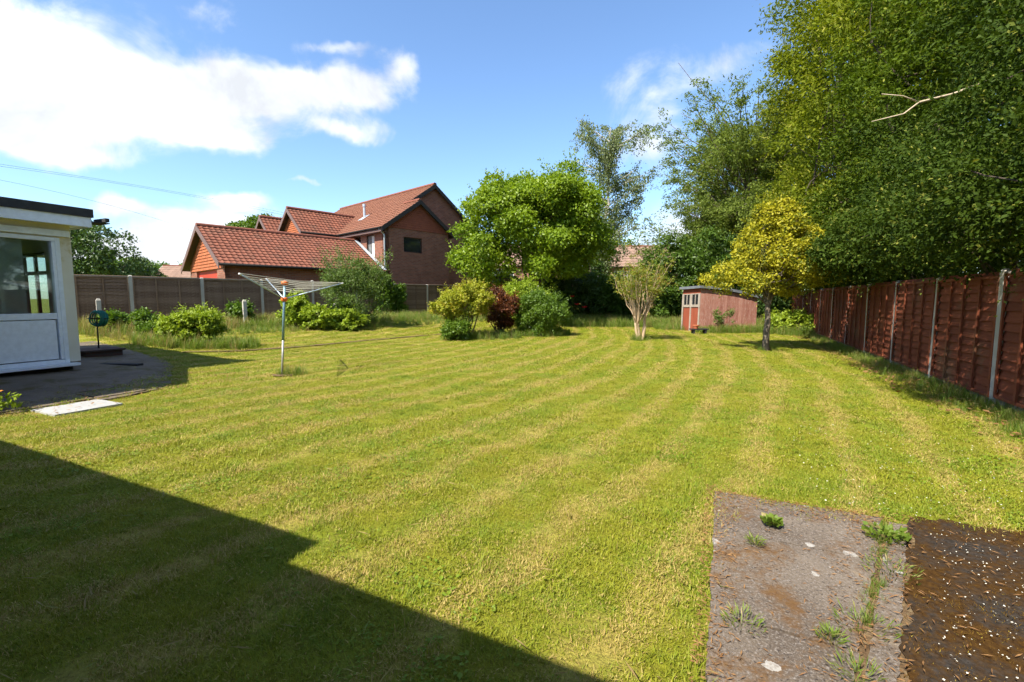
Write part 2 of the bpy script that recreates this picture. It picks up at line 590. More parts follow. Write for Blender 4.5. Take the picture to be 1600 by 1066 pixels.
m, nt, out = new_mat('grass_blade')
pos = world_pos(nt)
dry, lush = lawn_colours(nt, pos)
t = tint_attr(nt)
green = nt.mix(lush, (0.240, 0.268, 0.020), (0.152, 0.245, 0.020))
green = nt.mix(nt.math('MULTIPLY', nt.math('FRACT', nt.math('MULTIPLY', t, 7.31)), 0.6), green, (0.33, 0.325, 0.020))
straw = nt.mix(nt.math('FRACT', nt.math('MULTIPLY', t, 13.7)), (0.50, 0.40, 0.13), (0.38, 0.27, 0.085))
isdry = nt.maprange(nt.math('SUBTRACT', nt.math('ADD', nt.math('MULTIPLY', dry, 0.76), 0.045), t), -0.04, 0.04)
c = nt.mix(isdry, green, straw)
p = nt.add('ShaderNodeBsdfPrincipled')
nt.put(p.inputs['Base Color'], c)
p.inputs['Roughness'].default_value = 0.55
p.inputs['Specular IOR Level'].default_value = 0.25
tr = nt.add('ShaderNodeBsdfTranslucent')
nt.put(tr.inputs[0], c)
mx = nt.add('ShaderNodeMixShader')
mx.inputs[0].default_value = 0.35
nt.l.new(p.outputs[0], mx.inputs[1])
nt.l.new(tr.outputs[0], mx.inputs[2])
nt.l.new(mx.outputs[0], out.inputs[0])
blade_mat = m

clover_mat = leaf_mat('clover_leaf', (0.13, 0.21, 0.014), (0.21, 0.29, 0.022), 0.35, 0.5, 0.3)
long_grass_mat = leaf_mat('long_grass', (0.10, 0.17, 0.020), (0.20, 0.27, 0.035), 0.4, 0.5, 0.3, (0.36, 0.30, 0.12), 0.80, 0.9)
dry_grass_mat = leaf_mat('dry_grass', (0.25, 0.17, 0.07), (0.34, 0.27, 0.10), 0.3, 0.6, 0.2, (0.20, 0.24, 0.05), 0.6, 0.75)
soil_mat = mat_var('bare_soil', (0.085, 0.052, 0.028), (0.17, 0.115, 0.062), (0.26, 0.20, 0.11), 8, 0.95, 0.1, 60, 0.8, 0.02)
moss_mat = leaf_mat('brown_moss', (0.050, 0.024, 0.007), (0.16, 0.095, 0.016), 0.15, 0.8, 0.05, (0.26, 0.20, 0.035), 0.88, 0.97, 9.0)
litter_mat = leaf_mat('dead_leaf', (0.16, 0.075, 0.03), (0.30, 0.17, 0.07), 0.15, 0.7, 0.2)

# old concrete path with lichen rings and grime
m, nt, out = new_mat('old_concrete')
pos = world_pos(nt)
c = nt.mix(nt.maprange(nt.noise(pos, 2.2, 6, 0.65), 0.35, 0.68), (0.098, 0.076, 0.058), (0.172, 0.138, 0.106))
c = nt.mix(nt.maprange(nt.noise(pos, 90, 4, 0.75), 0.50, 0.66), c, (0.25, 0.22, 0.195))
c = nt.mix(nt.maprange(nt.noise(nt.vmath('ADD', pos, (3, 7, 0)), 70, 4, 0.75), 0.54, 0.68), c, (0.030, 0.024, 0.023))
c = nt.mix(nt.maprange(nt.noise(pos, 3.4, 5, 0.75, 0.6), 0.58, 0.72, 0.0, 0.85), c, (0.26, 0.205, 0.145))
brown = nt.math('ADD', nt.math('MULTIPLY', nt.noise(nt.vmath('ADD', pos, (9, 4, 0)), 2.6, 6, 0.7, 0.5), 0.75), nt.math('MULTIPLY', nt.noise(pos, 35, 4, 0.7), 0.3))
c = nt.mix(nt.maprange(brown, 0.54, 0.66, 0.0, 0.9), c, nt.mix(nt.noise(pos, 50, 3, 0.7), (0.075, 0.030, 0.012), (0.17, 0.095, 0.03)))
vor = nt.add('ShaderNodeTexVoronoi')
vor.inputs['Scale'].default_value = 7.5
nt.put(vor.inputs['Vector'], nt.vmath('ADD', nt.vmath('MULTIPLY', pos, (1, 1, 0)), nt.vmath('MULTIPLY', nt.vmath('SUBTRACT', nt.noise(pos, 26, 3, 0.6, color=True), (0.5, 0.5, 0.5)), (0.05, 0.05, 0))))
sp = nt.add('ShaderNodeSeparateColor')
nt.l.new(vor.outputs['Color'], sp.inputs[0])
lim = nt.math('MULTIPLY', nt.maprange(sp.outputs[0], 0.36, 1.0), 0.27)
spot = nt.math('LESS_THAN', vor.outputs['Distance'], lim)
c = nt.mix(nt.math('MULTIPLY', spot, nt.maprange(nt.noise(pos, 60, 3, 0.6), 0.3, 0.55, 0.35, 0.95)), c, (0.37, 0.35, 0.32))
principled(nt, out, c, 0.9, 0.2, 0, nt.noise(pos, 70, 6, 0.75), 0.7, 0.010)
path_mat = m

# dark tarmac overgrown with brown moss
m, nt, out = new_mat('mossy_tarmac')
pos = world_pos(nt)
c = nt.mix(nt.maprange(nt.noise(pos, 45, 5, 0.7), 0.4, 0.65), (0.022, 0.019, 0.016), (0.052, 0.044, 0.038))
moss = nt.maprange(nt.math('ADD', nt.math('MULTIPLY', nt.noise(pos, 2.0, 6, 0.7, 0.4), 0.8), nt.math('MULTIPLY', nt.noise(pos, 26, 4, 0.7), 0.35)), 0.47, 0.62)
c = nt.mix(moss, c, nt.mix(nt.maprange(nt.noise(pos, 38, 4, 0.7), 0.35, 0.65), (0.030, 0.015, 0.006), (0.070, 0.036, 0.010)))
hh = nt.math('ADD', nt.noise(pos, 130, 6, 0.75), nt.math('MULTIPLY', moss, 0.8))
principled(nt, out, c, 0.98, 0.03, 0, hh, 0.18, 0.004)
tarmac_mat = m

# patio: worn concrete, moss, gravelly
m, nt, out = new_mat('worn_patio')
pos = world_pos(nt)
c = nt.mix(nt.maprange(nt.noise(pos, 1.6, 6, 0.65), 0.35, 0.68), (0.105, 0.078, 0.052), (0.175, 0.135, 0.098))
c = nt.mix(nt.maprange(nt.noise(pos, 60, 4, 0.7), 0.52, 0.7), c, (0.18, 0.165, 0.15))
c = nt.mix(nt.maprange(nt.noise(pos, 2.4, 6, 0.7, 0.7), 0.52, 0.66), c, (0.085, 0.068, 0.018))
principled(nt, out, c, 0.9, 0.2, 0, nt.noise(pos, 40, 6, 0.75), 0.8, 0.012)
patio_mat = m
pale_slab_mat = mat_var('pale_slab', (0.30, 0.30, 0.29), (0.38, 0.38, 0.37), None, 3, 0.85, 0.2, 70, 0.4, 0.005, stain=(0.40, 0.30, 0.20), stain_scale=5, stain_lo=0.62, stain_hi=0.70)

# foliage
L_hedge = leaf_mat('leaf_privet', (0.018, 0.038, 0.005), (0.064, 0.100, 0.009), 0.26, 0.6, 0.10, (0.22, 0.225, 0.04), 0.90, 0.98)
L_ever = leaf_mat('leaf_evergreen', (0.070, 0.105, 0.006), (0.21, 0.235, 0.013), 0.36, 0.6, 0.10, (0.30, 0.29, 0.05), 0.85, 0.95)
L_mid = leaf_mat('leaf_mid_green', (0.034, 0.066, 0.006), (0.115, 0.158, 0.010), 0.32, 0.6, 0.10, (0.24, 0.25, 0.04), 0.88, 0.96)
L_laurel = leaf_mat('leaf_laurel', (0.042, 0.092, 0.010), (0.095, 0.155, 0.017), 0.28, 0.45, 0.3)
L_oak = leaf_mat('leaf_round_tree', (0.105, 0.185, 0.009), (0.25, 0.33, 0.018), 0.38, 0.45, 0.35)
L_feather = leaf_mat('leaf_feathery', (0.10, 0.145, 0.022), (0.20, 0.245, 0.050), 0.34, 0.6, 0.12)
L_birch = leaf_mat('leaf_birch', (0.105, 0.145, 0.050), (0.19, 0.22, 0.095), 0.30, 0.5, 0.3)
L_gold = leaf_mat('leaf_golden', (0.28, 0.270, 0.014), (0.47, 0.415, 0.026), 0.32, 0.5, 0.25, (0.12, 0.15, 0.016), 0.66, 0.88, 3.0)
L_bush = leaf_mat('leaf_bush', (0.055, 0.115, 0.009), (0.125, 0.20, 0.016), 0.32, 0.45, 0.35)
L_acer = leaf_mat('leaf_yellow_acer', (0.24, 0.28, 0.022), (0.38, 0.37, 0.035), 0.38, 0.5, 0.3, (0.42, 0.30, 0.04), 0.8, 0.95)
L_redacer = leaf_mat('leaf_red_acer', (0.050, 0.020, 0.010), (0.15, 0.046, 0.016), 0.35, 0.5, 0.3, (0.38, 0.13, 0.03), 0.82, 0.95)
L_lime = leaf_mat('leaf_lime', (0.18, 0.26, 0.018), (0.29, 0.36, 0.030), 0.36, 0.5, 0.3)
L_cean = leaf_mat('leaf_grey_green', (0.075, 0.125, 0.022), (0.15, 0.215, 0.045), 0.3, 0.5, 0.3)
L_dark = leaf_mat('leaf_dark', (0.035, 0.075, 0.014), (0.075, 0.13, 0.022), 0.26, 0.45, 0.35)
L_thin = leaf_mat('leaf_thin', (0.15, 0.19, 0.022), (0.27, 0.28, 0.038), 0.38, 0.5, 0.3, (0.38, 0.22, 0.05), 0.84, 0.95)

# ================================================================== THE SETTING
def axis(a, b, step, far, grow=1.35):
    xs = list(np.arange(a, b + 1e-6, step))
    s, x = step, xs[-1]
    while x < far:
        s *= grow
        x += s
        xs.append(x)
    s, x = step, xs[0]
    while x > -far:
        s *= grow
        x -= s
        xs.insert(0, x)
    return np.array(xs)


def relief(x, y):
    return 0.010 * np.sin(x * 1.7 + 0.6 * y) * np.cos(y * 1.3 - 0.4 * x) - 0.012


gx, gy = axis(-32, 32, 0.5, 1500), axis(-10, 45, 0.5, 1500)
X, Y = np.meshgrid(gx, gy)
Z = gz(X, Y)
near = (np.abs(X) < 32) & (Y > -10) & (Y < 45)
Z = Z + near * relief(X, Y)
vv = np.stack([X, Y, Z], -1).reshape(-1, 3)
nx, ny = len(gx), len(gy)
I = np.arange(nx * ny).reshape(ny, nx)
ff = np.stack([I[:-1, :-1], I[:-1, 1:], I[1:, 1:], I[1:, :-1]], -1).reshape(-1, 4)
me = bpy.data.meshes.new('ground')
me.from_pydata(vv.tolist(), [], ff.tolist())
me.polygons.foreach_set('use_smooth', [True] * len(me.polygons))
ground = link_mesh('ground', me, lawn_mat)
tag(ground, kind='structure')


def sheet(name, pts, mat, z=0.0, h=0.03, parent=None, follow=False):
    """thin slab with a ragged outline given in garden (m, n) coordinates"""
    b = MB()
    P = [mn(*p) for p in pts]
    top = [(p.x, p.y, z + h + (float(gz(p.x, p.y)) if follow else 0)) for p in P]
    bot = [(p[0], p[1], p[2] - h - 0.06) for p in top]
    b.quad(*top, tint=0.5)
    n = len(P)
    for i in range(n):
        k = (i + 1) % n
        b.quad(bot[i], bot[k], top[k], top[i], tint=0.5)
    return b.build(name, mat, parent)


def ragged(m0, m1, n0, n1, amp=0.012, step=0.12, edges='lrtb'):
    pts = []

    def j(e):
        return random.uniform(-amp, amp) if e in edges else 0
    for a in np.arange(m0, m1, step):
        pts.append((a, n0 + j('b')))
    for a in np.arange(n0, n1, step):
        pts.append((m1 + j('r'), a))
    for a in np.arange(m1, m0, -step):
        pts.append((a, n1 + j('t')))
    for a in np.arange(n1, n0, -step):
        pts.append((m0 + j('l'), a))
    return pts


def edge_m(n):
    """right-hand edge of the concrete: the path narrows towards the house"""
    return 0.94 + 0.303 * (n - 3.4)


def wedge(off0, off1, n0, n1, amp=0.012, step=0.1, left=None):
    pts = []

    def j():
        return random.uniform(-amp, amp)
    lo = (lambda n: left) if left is not None else (lambda n: edge_m(n) + off0)
    hi = lambda n: edge_m(n) + off1
    k = max(1, int((hi(n0) - lo(n0)) / step))
    for i in range(k):
        pts.append((lo(n0) + (hi(n0) - lo(n0)) * i / k, n0 + j()))
    k = max(1, int((n1 - n0) / step))
    for i in range(k):
        n = n0 + (n1 - n0) * i / k
        pts.append((hi(n) + j(), n))
    k = max(1, int((hi(n1) - lo(n1)) / step))
    for i in range(k):
        pts.append((hi(n1) + (lo(n1) - hi(n1)) * i / k, n1 + j()))
    k = max(1, int((n1 - n0) / step))
    for i in range(k):
        n = n1 + (n0 - n1) * i / k
        pts.append((lo(n) + j(), n))
    return pts


path = sheet('concrete_path', wedge(0, 0.19, 0.62, 3.25, 0.008, 0.3, 0.01), soil_mat, -0.026, 0.022)
tag(path, kind='structure')
for (a, b) in ((0.64, 1.955), (1.97, 2.72), (2.735, 3.30)):
    sheet('slab', wedge(0, 0, a, b, 0.007, 0.035, 0.0), path_mat, random.uniform(-0.012, -0.008), 0.02, path)
nn = 0.7
while nn < 2.95:
    ln = random.uniform(0.34, 0.5)
    sheet('edging_block', wedge(0.03, 0.115, nn, nn + ln, 0.006, 0.03), path_mat, random.uniform(-0.016, -0.010), 0.022, path)
    nn += ln + 0.025
tm = []
for n in np.arange(-0.4, 3.2, 0.03):
    tm.append((max(edge_m(n) + 0.13, -0.3) + 0.02 * math.sin(n * 17) + random.uniform(-0.012, 0.012), n))
tm = [(2.95, -0.4)] + [(2.97, 3.7)] + [(m_, 3.34 + 0.26 * (m_ - 1.0) - 0.06 * (m_ - 1.0) ** 2 + 0.04 * math.sin(m_ * 7) + random.uniform(-0.02, 0.02)) for m_ in np.arange(2.9, 1.05, -0.03)] + tm[::-1]
tarmac = sheet('tarmac_drive', tm[::-1], tarmac_mat, -0.017, 0.018)
tag(tarmac, kind='structure')

patio_line = [(-14, -0.3), (-8, -0.3), (-7.5, 1.2), (-7.35, 1.9), (-7.3, 2.6), (-7.2, 3.3), (-7.35, 3.8), (-7.7, 4.2), (-8.2, 4.5),
              (-9.0, 4.95), (-9.8, 5.4), (-10.6, 5.7), (-12.0, 5.9), (-14, 6.0)]
pp = []
for i in range(len(patio_line)):
    a, c_ = patio_line[i], patio_line[(i + 1) % len(patio_line)]
    k_ = max(1, int(math.hypot(c_[0] - a[0], c_[1] - a[1]) / 0.07))
    for q in range(k_):
        f = q / k_
        pp.append((a[0] + (c_[0] - a[0]) * f + random.uniform(-0.03, 0.03), a[1] + (c_[1] - a[1]) * f + random.uniform(-0.03, 0.03)))
patio = sheet('patio', pp, patio_mat, -0.006, 0.012, follow=True)
tag(patio, kind='structure')
sheet('pale_slab', ragged(-7.3, -6.74, 2.48, 3.12, 0.008, 0.2), pale_slab_mat, -0.014, 0.022, patio)
for (a, b, c, d) in ((-7.95, -7.35, 2.5, 3.1), (-8.6, -8.0, 2.52, 3.1), (-7.95, -7.37, 3.15, 3.7), (-8.6, -8.02, 3.15, 3.72), (-9.2, -8.65, 3.15, 3.7), (-9.2, -8.65, 2.52, 3.1), (-7.95, -7.4, 1.9, 2.45), (-8.6, -8.0, 1.9, 2.46)):
    sheet('slab', ragged(a, b, c, d, 0.008, 0.2), patio_mat, random.uniform(0.0, 0.005), 0.016, patio)

# bare soil line of an old lawn edge, and the scuffed ring at the airer
b = MB()
edge_line = [(-7.6, 10.55), (-6.5, 11.08), (-5.6, 12.0), (-4.77, 13.15), (-3.6, 14.7), (-2.46, 16.09)]
prev = None
for i in range(61):
    t = i / 60 * (len(edge_line) - 1)
    k = min(int(t), len(edge_line) - 2)
    f = t - k
    x = edge_line[k][0] * (1 - f) + edge_line[k + 1][0] * f
    y = edge_line[k][1] * (1 - f) + edge_line[k + 1][1] * f
    w = 0.09 * (0.6 + 0.8 * random.random())
    dx, dy = 0.74 * w, -0.67 * w
    z = float(gz(x, y)) + 0.006
    cur = ((x - dx, y - dy, z), (x + dx, y + dy, z))
    if prev:
        b.quad(prev[0], prev[1], cur[1], cur[0])
    prev = cur
so = b.build('soil_edge', soil_mat)
tag(so, kind='structure')
b = MB()
ring = [(-3.92 + (0.14 + 0.1 * random.random()) * math.cos(a), 7.78 + (0.09 + 0.06 * random.random()) * math.sin(a), 0.008) for a in np.linspace(0, 2 * math.pi, 22)[:-1]]
b.quad(*ring)
so = b.build('soil_patch', soil_mat)
tag(so, kind='structure')


# ================================================================== ROOFS, HOUSES
def tile_slope(mb, P0, ux, us, length, slope_len, tw, tl, keep=None, wave=0.028, flip=False):
    """interlocking pantiles laid in courses: P0 eave corner, ux along the eave, us up the slope"""
    ux, us = Vector(ux).normalized(), Vector(us).normalized()
    nrm = ux.cross(us)
    if nrm.z < 0:
        nrm = -nrm
    nc, nr = int(round(length / tw)), int(round(slope_len / tl))
    tw, tl = length / nc, slope_len / nr
    prof = [(0.0, 0.35), (0.22, 0.0), (0.5, 0.25), (0.74, 1.0), (1.0, 0.35)]
    for r in range(nr):
        for c in range(nc):
            cx, cs = (c + 0.5) * tw, (r + 0.5) * tl
            if keep is not None and not keep(cx, cs):
                continue
            t = random.random()
            base = Vector(P0) + ux * (c * tw) + us * (r * tl)
            dz = random.uniform(-0.004, 0.004)
            lo, hi, lip = [], [], []
            for (f, h) in prof:
                lo.append(base + ux * (f * tw) + nrm * (0.045 + dz + h * wave) - us * 0.03)
                hi.append(base + ux * (f * tw) + us * (tl + 0.01) + nrm * (0.010 + h * wave))
                lip.append(base + ux * (f * tw) + nrm * (0.012 + h * wave) - us * 0.03)
            for k in range(4):
                mb.quad(lo[k], lo[k + 1], hi[k + 1], hi[k], tint=t)
                mb.quad(lip[k], lip[k + 1], lo[k + 1], lo[k], tint=t * 0.6)


def ridge_tiles(a, b, parent, mat=ridge_mat, r=0.12, ln=0.42):
    a, b = Vector(a), Vector(b)
    n = max(1, int((b - a).length / ln))
    d = (b - a) / n
    m = MB()
    seg = d.length
    dirn = d.normalized()
    side = dirn.cross(Vector((0, 0, 1))).normalized()
    for k, s in enumerate((0.0, 0.97)):
        pass
    angs = [R(-15 + 42 * i) for i in range(6)]
    ring0 = [side * (r * math.cos(t)) + Vector((0, 0, 1)) * (r * 0.8 * math.sin(t)) for t in angs]
    for i in range(5):
        m.quad(ring0[i], ring0[i + 1], ring0[i + 1] + dirn * seg * 0.985, ring0[i] + dirn * seg * 0.985, tint=0.5)
    m.quad(*ring0, tint=0.4)
    m.quad(*[p + dirn * seg * 0.985 for p in ring0][::-1], tint=0.4)
    me = m.mesh('ridge_tile')
    for i in range(n):
        link_mesh('ridge_tile', me, mat, parent, a + d * i)


def hung_tiles(mb, place, w, h, apex, tw=0.2, th=0.115, z0=0.0):
    """courses of plain tiles on a gable: place(u, depth, z); triangle base w at z0, apex (u, z)"""
    nr = int((apex[1] - z0) / th)
    for r in range(nr):
        z = z0 + r * th
        f = (z + th * 0.5 - z0) / (apex[1] - z0)
        ua, ub = apex[0] * f, w + (apex[0] - w) * f
        u = ua - (tw / 2 if r % 2 else 0)
        while u < ub:
            a, b = max(u, ua), min(u + tw, ub)
            if b - a > 0.03:
                t = random.random()
                o = random.uniform(0, 0.006)
                mb.quad(place(a + 0.004, 0.035 + o, z), place(b - 0.004, 0.035 + o, z), place(b - 0.004, 0.008, z + th + 0.01), place(a + 0.004, 0.008, z + th + 0.01), tint=t)
                mb.quad(place(a, 0.0, z), place(b, 0.0, z), place(b, 0.035 + o, z), place(a, 0.035 + o, z), tint=t * 0.5)
            u += tw


def window(parent, place, u0, u1, z0, z1, frame_mat, pane_mat, cols=1, depth=0.09, fw=0.055, curtain=False, sill=None, toplight=False):
    """a window as a part: frame (the mesh), panes as sub-parts"""
    f = MB()

    def bx(mb, a, b, c, d, da, db):
        pts = [place(a, da, c), place(b, da, c), place(b, db, c), place(a, db, c), place(a, da, d), place(b, da, d), place(b, db, d), place(a, db, d)]
        mb.hexa(pts, 0.5)
    bx(f, u0, u0 + fw, z0, z1, depth, depth + 0.06)
    bx(f, u1 - fw, u1, z0, z1, depth, depth + 0.06)
    bx(f, u0 + fw, u1 - fw, z0, z0 + fw, depth, depth + 0.058)
    bx(f, u0 + fw, u1 - fw, z1 - fw, z1, depth, depth + 0.058)
    step = (u1 - u0) / cols
    for k in range(1, cols):
        u = u0 + step * k
        bx(f, u - fw * 0.4, u + fw * 0.4, z0 + fw, z1 - fw, depth + 0.004, depth + 0.056)
    w = f.build('window', frame_mat, parent)
    for k in range(cols):
        g = MB()
        bx(g, u0 + step * k + fw * 0.5, u0 + step * (k + 1) - fw * 0.5, z0 + fw * 0.5, z1 - fw * 0.5, depth + 0.026, depth + 0.034)
        g.build('pane', pane_mat, w)
    if curtain:
        g = MB()
        bx(g, u0 + 0.12, u0 + (u1 - u0) * 0.52, z0 + 0.06, z1 - 0.06, depth + 0.012, depth + 0.022)
        g.build('curtain', curtain_mat, w)
    if sill:
        g = MB()
        bx(g, u0 - 0.05, u1 + 0.05, z0 - 0.06, z0 - 0.004, -0.06, depth + 0.05)
        g.build('sill', sill, w)
    return w


def gable_roof(parent, axis_o, ax, ay, L, W, ez, pitch, mats, over=0.3, verge=0.22, tw=0.30, tl=0.33, sides=(0, 1), board=barge, keep=None, ridge=True, soffit=True, vstart=True, vend=True):
    """gabled roof: axis_o the wall corner, ax along the ridge (length L), ay across (width W)"""
    o, ax, ay = Vector(axis_o), Vector(ax), Vector(ay)
    k = math.tan(pitch)
    half = W / 2
    rz = ez + half * k
    root = MB()
    v0 = -verge if vstart else 0.0
    v1 = L + verge if vend else L
    # decking and soffit under the tiles: one thin sandwich per slope
    for s in sides:
        def pt(a, c, dz):
            cc = c if s == 0 else W - c
            return o + ax * a + ay * cc + Vector((0, 0, ez + c * k + dz))
        root.hexa([pt(v0, -over, -0.05), pt(v1, -over, -0.05), pt(v1, half, -0.05), pt(v0, half, -0.05),
                   pt(v0, -over, -0.002), pt(v1, -over, -0.002), pt(v1, half, -0.002), pt(v0, half, -0.002)], 0.5)
    ro = root.build('roof', barge_dark, parent)
    tiles = MB()
    for s in sides:
        c0 = -over
        if s == 0:
            P0 = o + ax * v0 + ay * c0 + Vector((0, 0, ez + c0 * k))
            us = ay + Vector((0, 0, k))
            tile_slope(tiles, P0, ax, us, v1 - v0, (half + over) * math.sqrt(1 + k * k), tw, tl, keep)
        else:
            P0 = o + ax * v0 + ay * (W - c0) + Vector((0, 0, ez + c0 * k))
            us = -ay + Vector((0, 0, k))
            tile_slope(tiles, P0, ax, us, v1 - v0, (half + over) * math.sqrt(1 + k * k), tw, tl)
    tiles.build('roof_tiles', mats[0], ro)
    tag(ro.children[0], kind='stuff')
    if ridge:
        ridge_tiles(o + ax * v0 + ay * half + Vector((0, 0, rz + 0.03)), o + ax * v1 + ay * half + Vector((0, 0, rz + 0.03)), ro)
    ends = ([v0] if vstart else []) + ([v1] if vend else [])
    for e in ends:
        for s in (0, 1):
            def pt(c, dz, da):
                cc = c if s == 0 else W - c
                return o + ax * (e + da) + ay * cc + Vector((0, 0, ez + c * k + dz))
            sg = 0.03 if e > 0 else -0.03
            m = MB()
            m.hexa([pt(-over, -0.2, 0), pt(half - 0.001, -0.2, 0), pt(half - 0.001, -0.2, sg), pt(-over, -0.2, sg),
                    pt(-over, 0.04, 0), pt(half - 0.001, 0.04, 0), pt(half - 0.001, 0.04, sg), pt(-over, 0.04, sg)], 0.5)
            m.build('bargeboard', board, ro)
    # gutters
    for s in sides:
        c = -over - 0.05
        cc = c if s == 0 else W - c
        m = MB()
        m.tube([o + ax * v0 + ay * cc + Vector((0, 0, ez - over * k - 0.02)), o + ax * v1 + ay * cc + Vector((0, 0, ez - over * k - 0.02))], 0.055, 8, 0.5)
        m.build('gutter', gutter_mat, ro, smooth=True)
    return ro


HR = math.atan2(0.74, 0.673)          # the neighbours' house stands along the left-hand fence
VX, VY = Vector((1, 0, 0)), Vector((0, 1, 0))
HB = (-6.5, 23.9, 0.42)

# ---- two-storey house
house = empty('brick_house', HB, HR, 'two storey red brick house with tile hung gable behind the left fence', 'house')
EZ, SL = 4.68, 0.69
PIT = math.atan(SL)
w = MB()
bayw = 4.2
# near gable wall (faces -y at y=0)
holes = [(1.15, 2.35, 3.35, 4.15), (1.15, 2.35, 0.55, 1.15)]
wall_holes(w, 0, bayw, 0, EZ, holes, lambda u, d, z: (u, d, z), 0.25)
# gable triangle above
w.quad((0, 0.0, EZ), (bayw, 0.0, EZ), (bayw / 2, 0.0, EZ + bayw / 2 * SL), tint=0.5)
# left wall (faces -x at x=0)
lh = [(0.95, 1.75, 2.7, 4.25), (2.35, 3.0, 2.95, 4.25)]
wall_holes(w, 0.0, 12, 0, EZ, lh, lambda u, d, z: (d, u, z), 0.25)
# return of the bay and main gable wall
w.box(bayw - 0.25, bayw, 0.25, 1.2, 0, EZ, 0.5)
MW = 8.2
w.quad((bayw - 0.25, 1.2, 0), (MW, 1.2, 0), (MW, 1.2, EZ), (bayw - 0.25, 1.2, EZ), tint=0.5)
w.quad((0, 1.2, EZ), (MW, 1.2, EZ), (MW / 2, 1.2, EZ + MW / 2 * SL), tint=0.5)
w.quad((MW, 1.2, 0), (MW, 12, 0), (MW, 12, EZ), (MW, 1.2, EZ), tint=0.5)
w.quad((MW, 12, 0), (0, 12, 0), (0, 12, EZ), (MW, 12, EZ), tint=0.5)
w.quad((MW, 12, EZ), (0, 12, EZ), (MW / 2, 12, EZ + MW / 2 * SL), tint=0.5)
wall = w.build('wall', brick_wall, house)
m = MB()
hung_tiles(m, lambda u, d, z: (u, -d - 0.003, z), bayw, 0, (bayw / 2, EZ + bayw / 2 * SL - 0.15), z0=EZ - 0.12)
t = m.build('hung_tiles', tile_hung_dark, house)
tag(t, kind='stuff')
gable_roof(house, (0, 1.2, 0), VY, VX, 10.8, MW, EZ, PIT, (tile_brown,), 0.32, 0.2, 0.24, 0.28, board=barge_dark)
gable_roof(house, (0, 0, 0), VY, VX, 1.2, bayw, EZ, PIT, (tile_brown,), 0.32, 0.25, 0.24, 0.28, board=barge_dark, vend=False)
front = lambda u, d, z: (u, d, z)
left = lambda u, d, z: (d, u, z)
window(house, front, 1.15, 2.35, 3.35, 4.15, brown_frame, dark_glass, 1, 0.06)
window(house, front, 1.15, 2.35, 0.55, 1.15, brown_frame, dark_glass, 1, 0.06)
window(house, left, 0.95, 1.75, 2.7, 4.25, brown_frame, grey_glass, 2, 0.05, curtain=True, sill=brick_band)
window(house, left, 2.35, 3.0, 2.95, 4.25, brown_frame, dark_glass, 1, 0.05)
# projecting brick band of alternating headers
band = MB()
band.box(0.02, bayw - 0.02, -0.022, -0.002, 1.42, 1.50, 0.1)
band.box(0.02, bayw - 0.02, -0.022, -0.002, 1.62, 1.68, 0.1)
bd = band.build('brick_band', brick_band, house)
hm = MB()
hm.box(0, 0.105, -0.03, -0.003, 0, 0.1, 0.5)
hme = hm.mesh('brick')
for k in range(27):
    o = link_mesh('brick', hme, brick_band, bd, (0.05 + k * 0.152, 0, 1.51))
band = MB()
band.box(bayw + 0.02, MW - 0.02, 1.178, 1.198, 1.42, 1.50, 0.1)
bd2 = band.build('brick_band', brick_band, house)
for k in range(24):
    link_mesh('brick', hme, brick_band, bd2, (bayw + 0.1 + k * 0.16, 1.2, 1.51))
# rainwater pipe at the corner
m = MB()
m.tube([(-0.34, -0.02, EZ - 0.28), (-0.1, -0.06, EZ - 0.5), (-0.06, -0.06, EZ - 0.6), (-0.06, -0.06, 0)], 0.04, 8)
m.build('downpipe', lead, house, smooth=True)
# fascia under the left eave
boxobj('fascia', (-0.33, -0.30, -0.2, 4.4, EZ - 0.42, EZ - 0.22), barge, house)
boxobj('soffit', (-0.30, 0.0, -0.2, 4.4, EZ - 0.42, EZ - 0.40), barge, house)
# steel flue through the left slope
fx = 1.3
m = MB()
fz = EZ + fx * SL
m.tube([(fx, 4.1, fz - 0.1), (fx, 4.1, fz + 0.62)], 0.075, 10)
m.tube([(fx, 4.1, fz + 0.66), (fx, 4.1, fz + 0.82)], 0.10, 10)
m.tube([(fx, 4.1, fz + 0.62), (fx, 4.1, fz + 0.66)], 0.06, 10)
fl = m.build('flue', steel, house, smooth=False)
m = MB()
m.hexa([(fx - 0.3, 3.85, fz - 0.3 * SL + 0.075), (fx + 0.2, 3.85, fz + 0.2 * SL + 0.075), (fx + 0.2, 4.35, fz + 0.2 * SL + 0.075), (fx - 0.3, 4.35, fz - 0.3 * SL + 0.075),
        (fx - 0.3, 3.85, fz - 0.3 * SL + 0.09), (fx + 0.2, 3.85, fz + 0.2 * SL + 0.09), (fx + 0.2, 4.35, fz + 0.2 * SL + 0.09), (fx - 0.3, 4.35, fz - 0.3 * SL + 0.09)])
m.build('flashing', lead, fl)
# satellite dish and its mast on the far gable eave
dm = MB()
DX, DZ = 6.55, EZ + 1.2
dm.tube([(DX, 1.12, DZ - 0.55), (DX - 0.02, 1.0, DZ - 0.3), (DX - 0.02, 0.95, DZ + 1.15)], 0.028, 8)
dm.tube([(DX - 0.02, 0.95, DZ + 1.15), (DX - 0.02, 0.95, DZ + 1.35)], 0.07, 8)
ms = dm.build('aerial_mast', dish_mat, house, smooth=True)
dd = MB()
rings, segs = 5, 16
cen = Vector((DX + 0.28, 0.78, DZ - 0.15))
dn = Vector((0.2, -0.75, 0.45)).normalized()
du = dn.cross(Vector((0, 0, 1))).normalized()
dv = dn.cross(du)
grid = []
for i in range(rings + 1):
    rr = 0.33 * i / rings
    grid.append([cen + (du * math.cos(2 * math.pi * s / segs) + dv * math.sin(2 * math.pi * s / segs)) * rr + dn * (0.9 * rr * rr) for s in range(segs)])
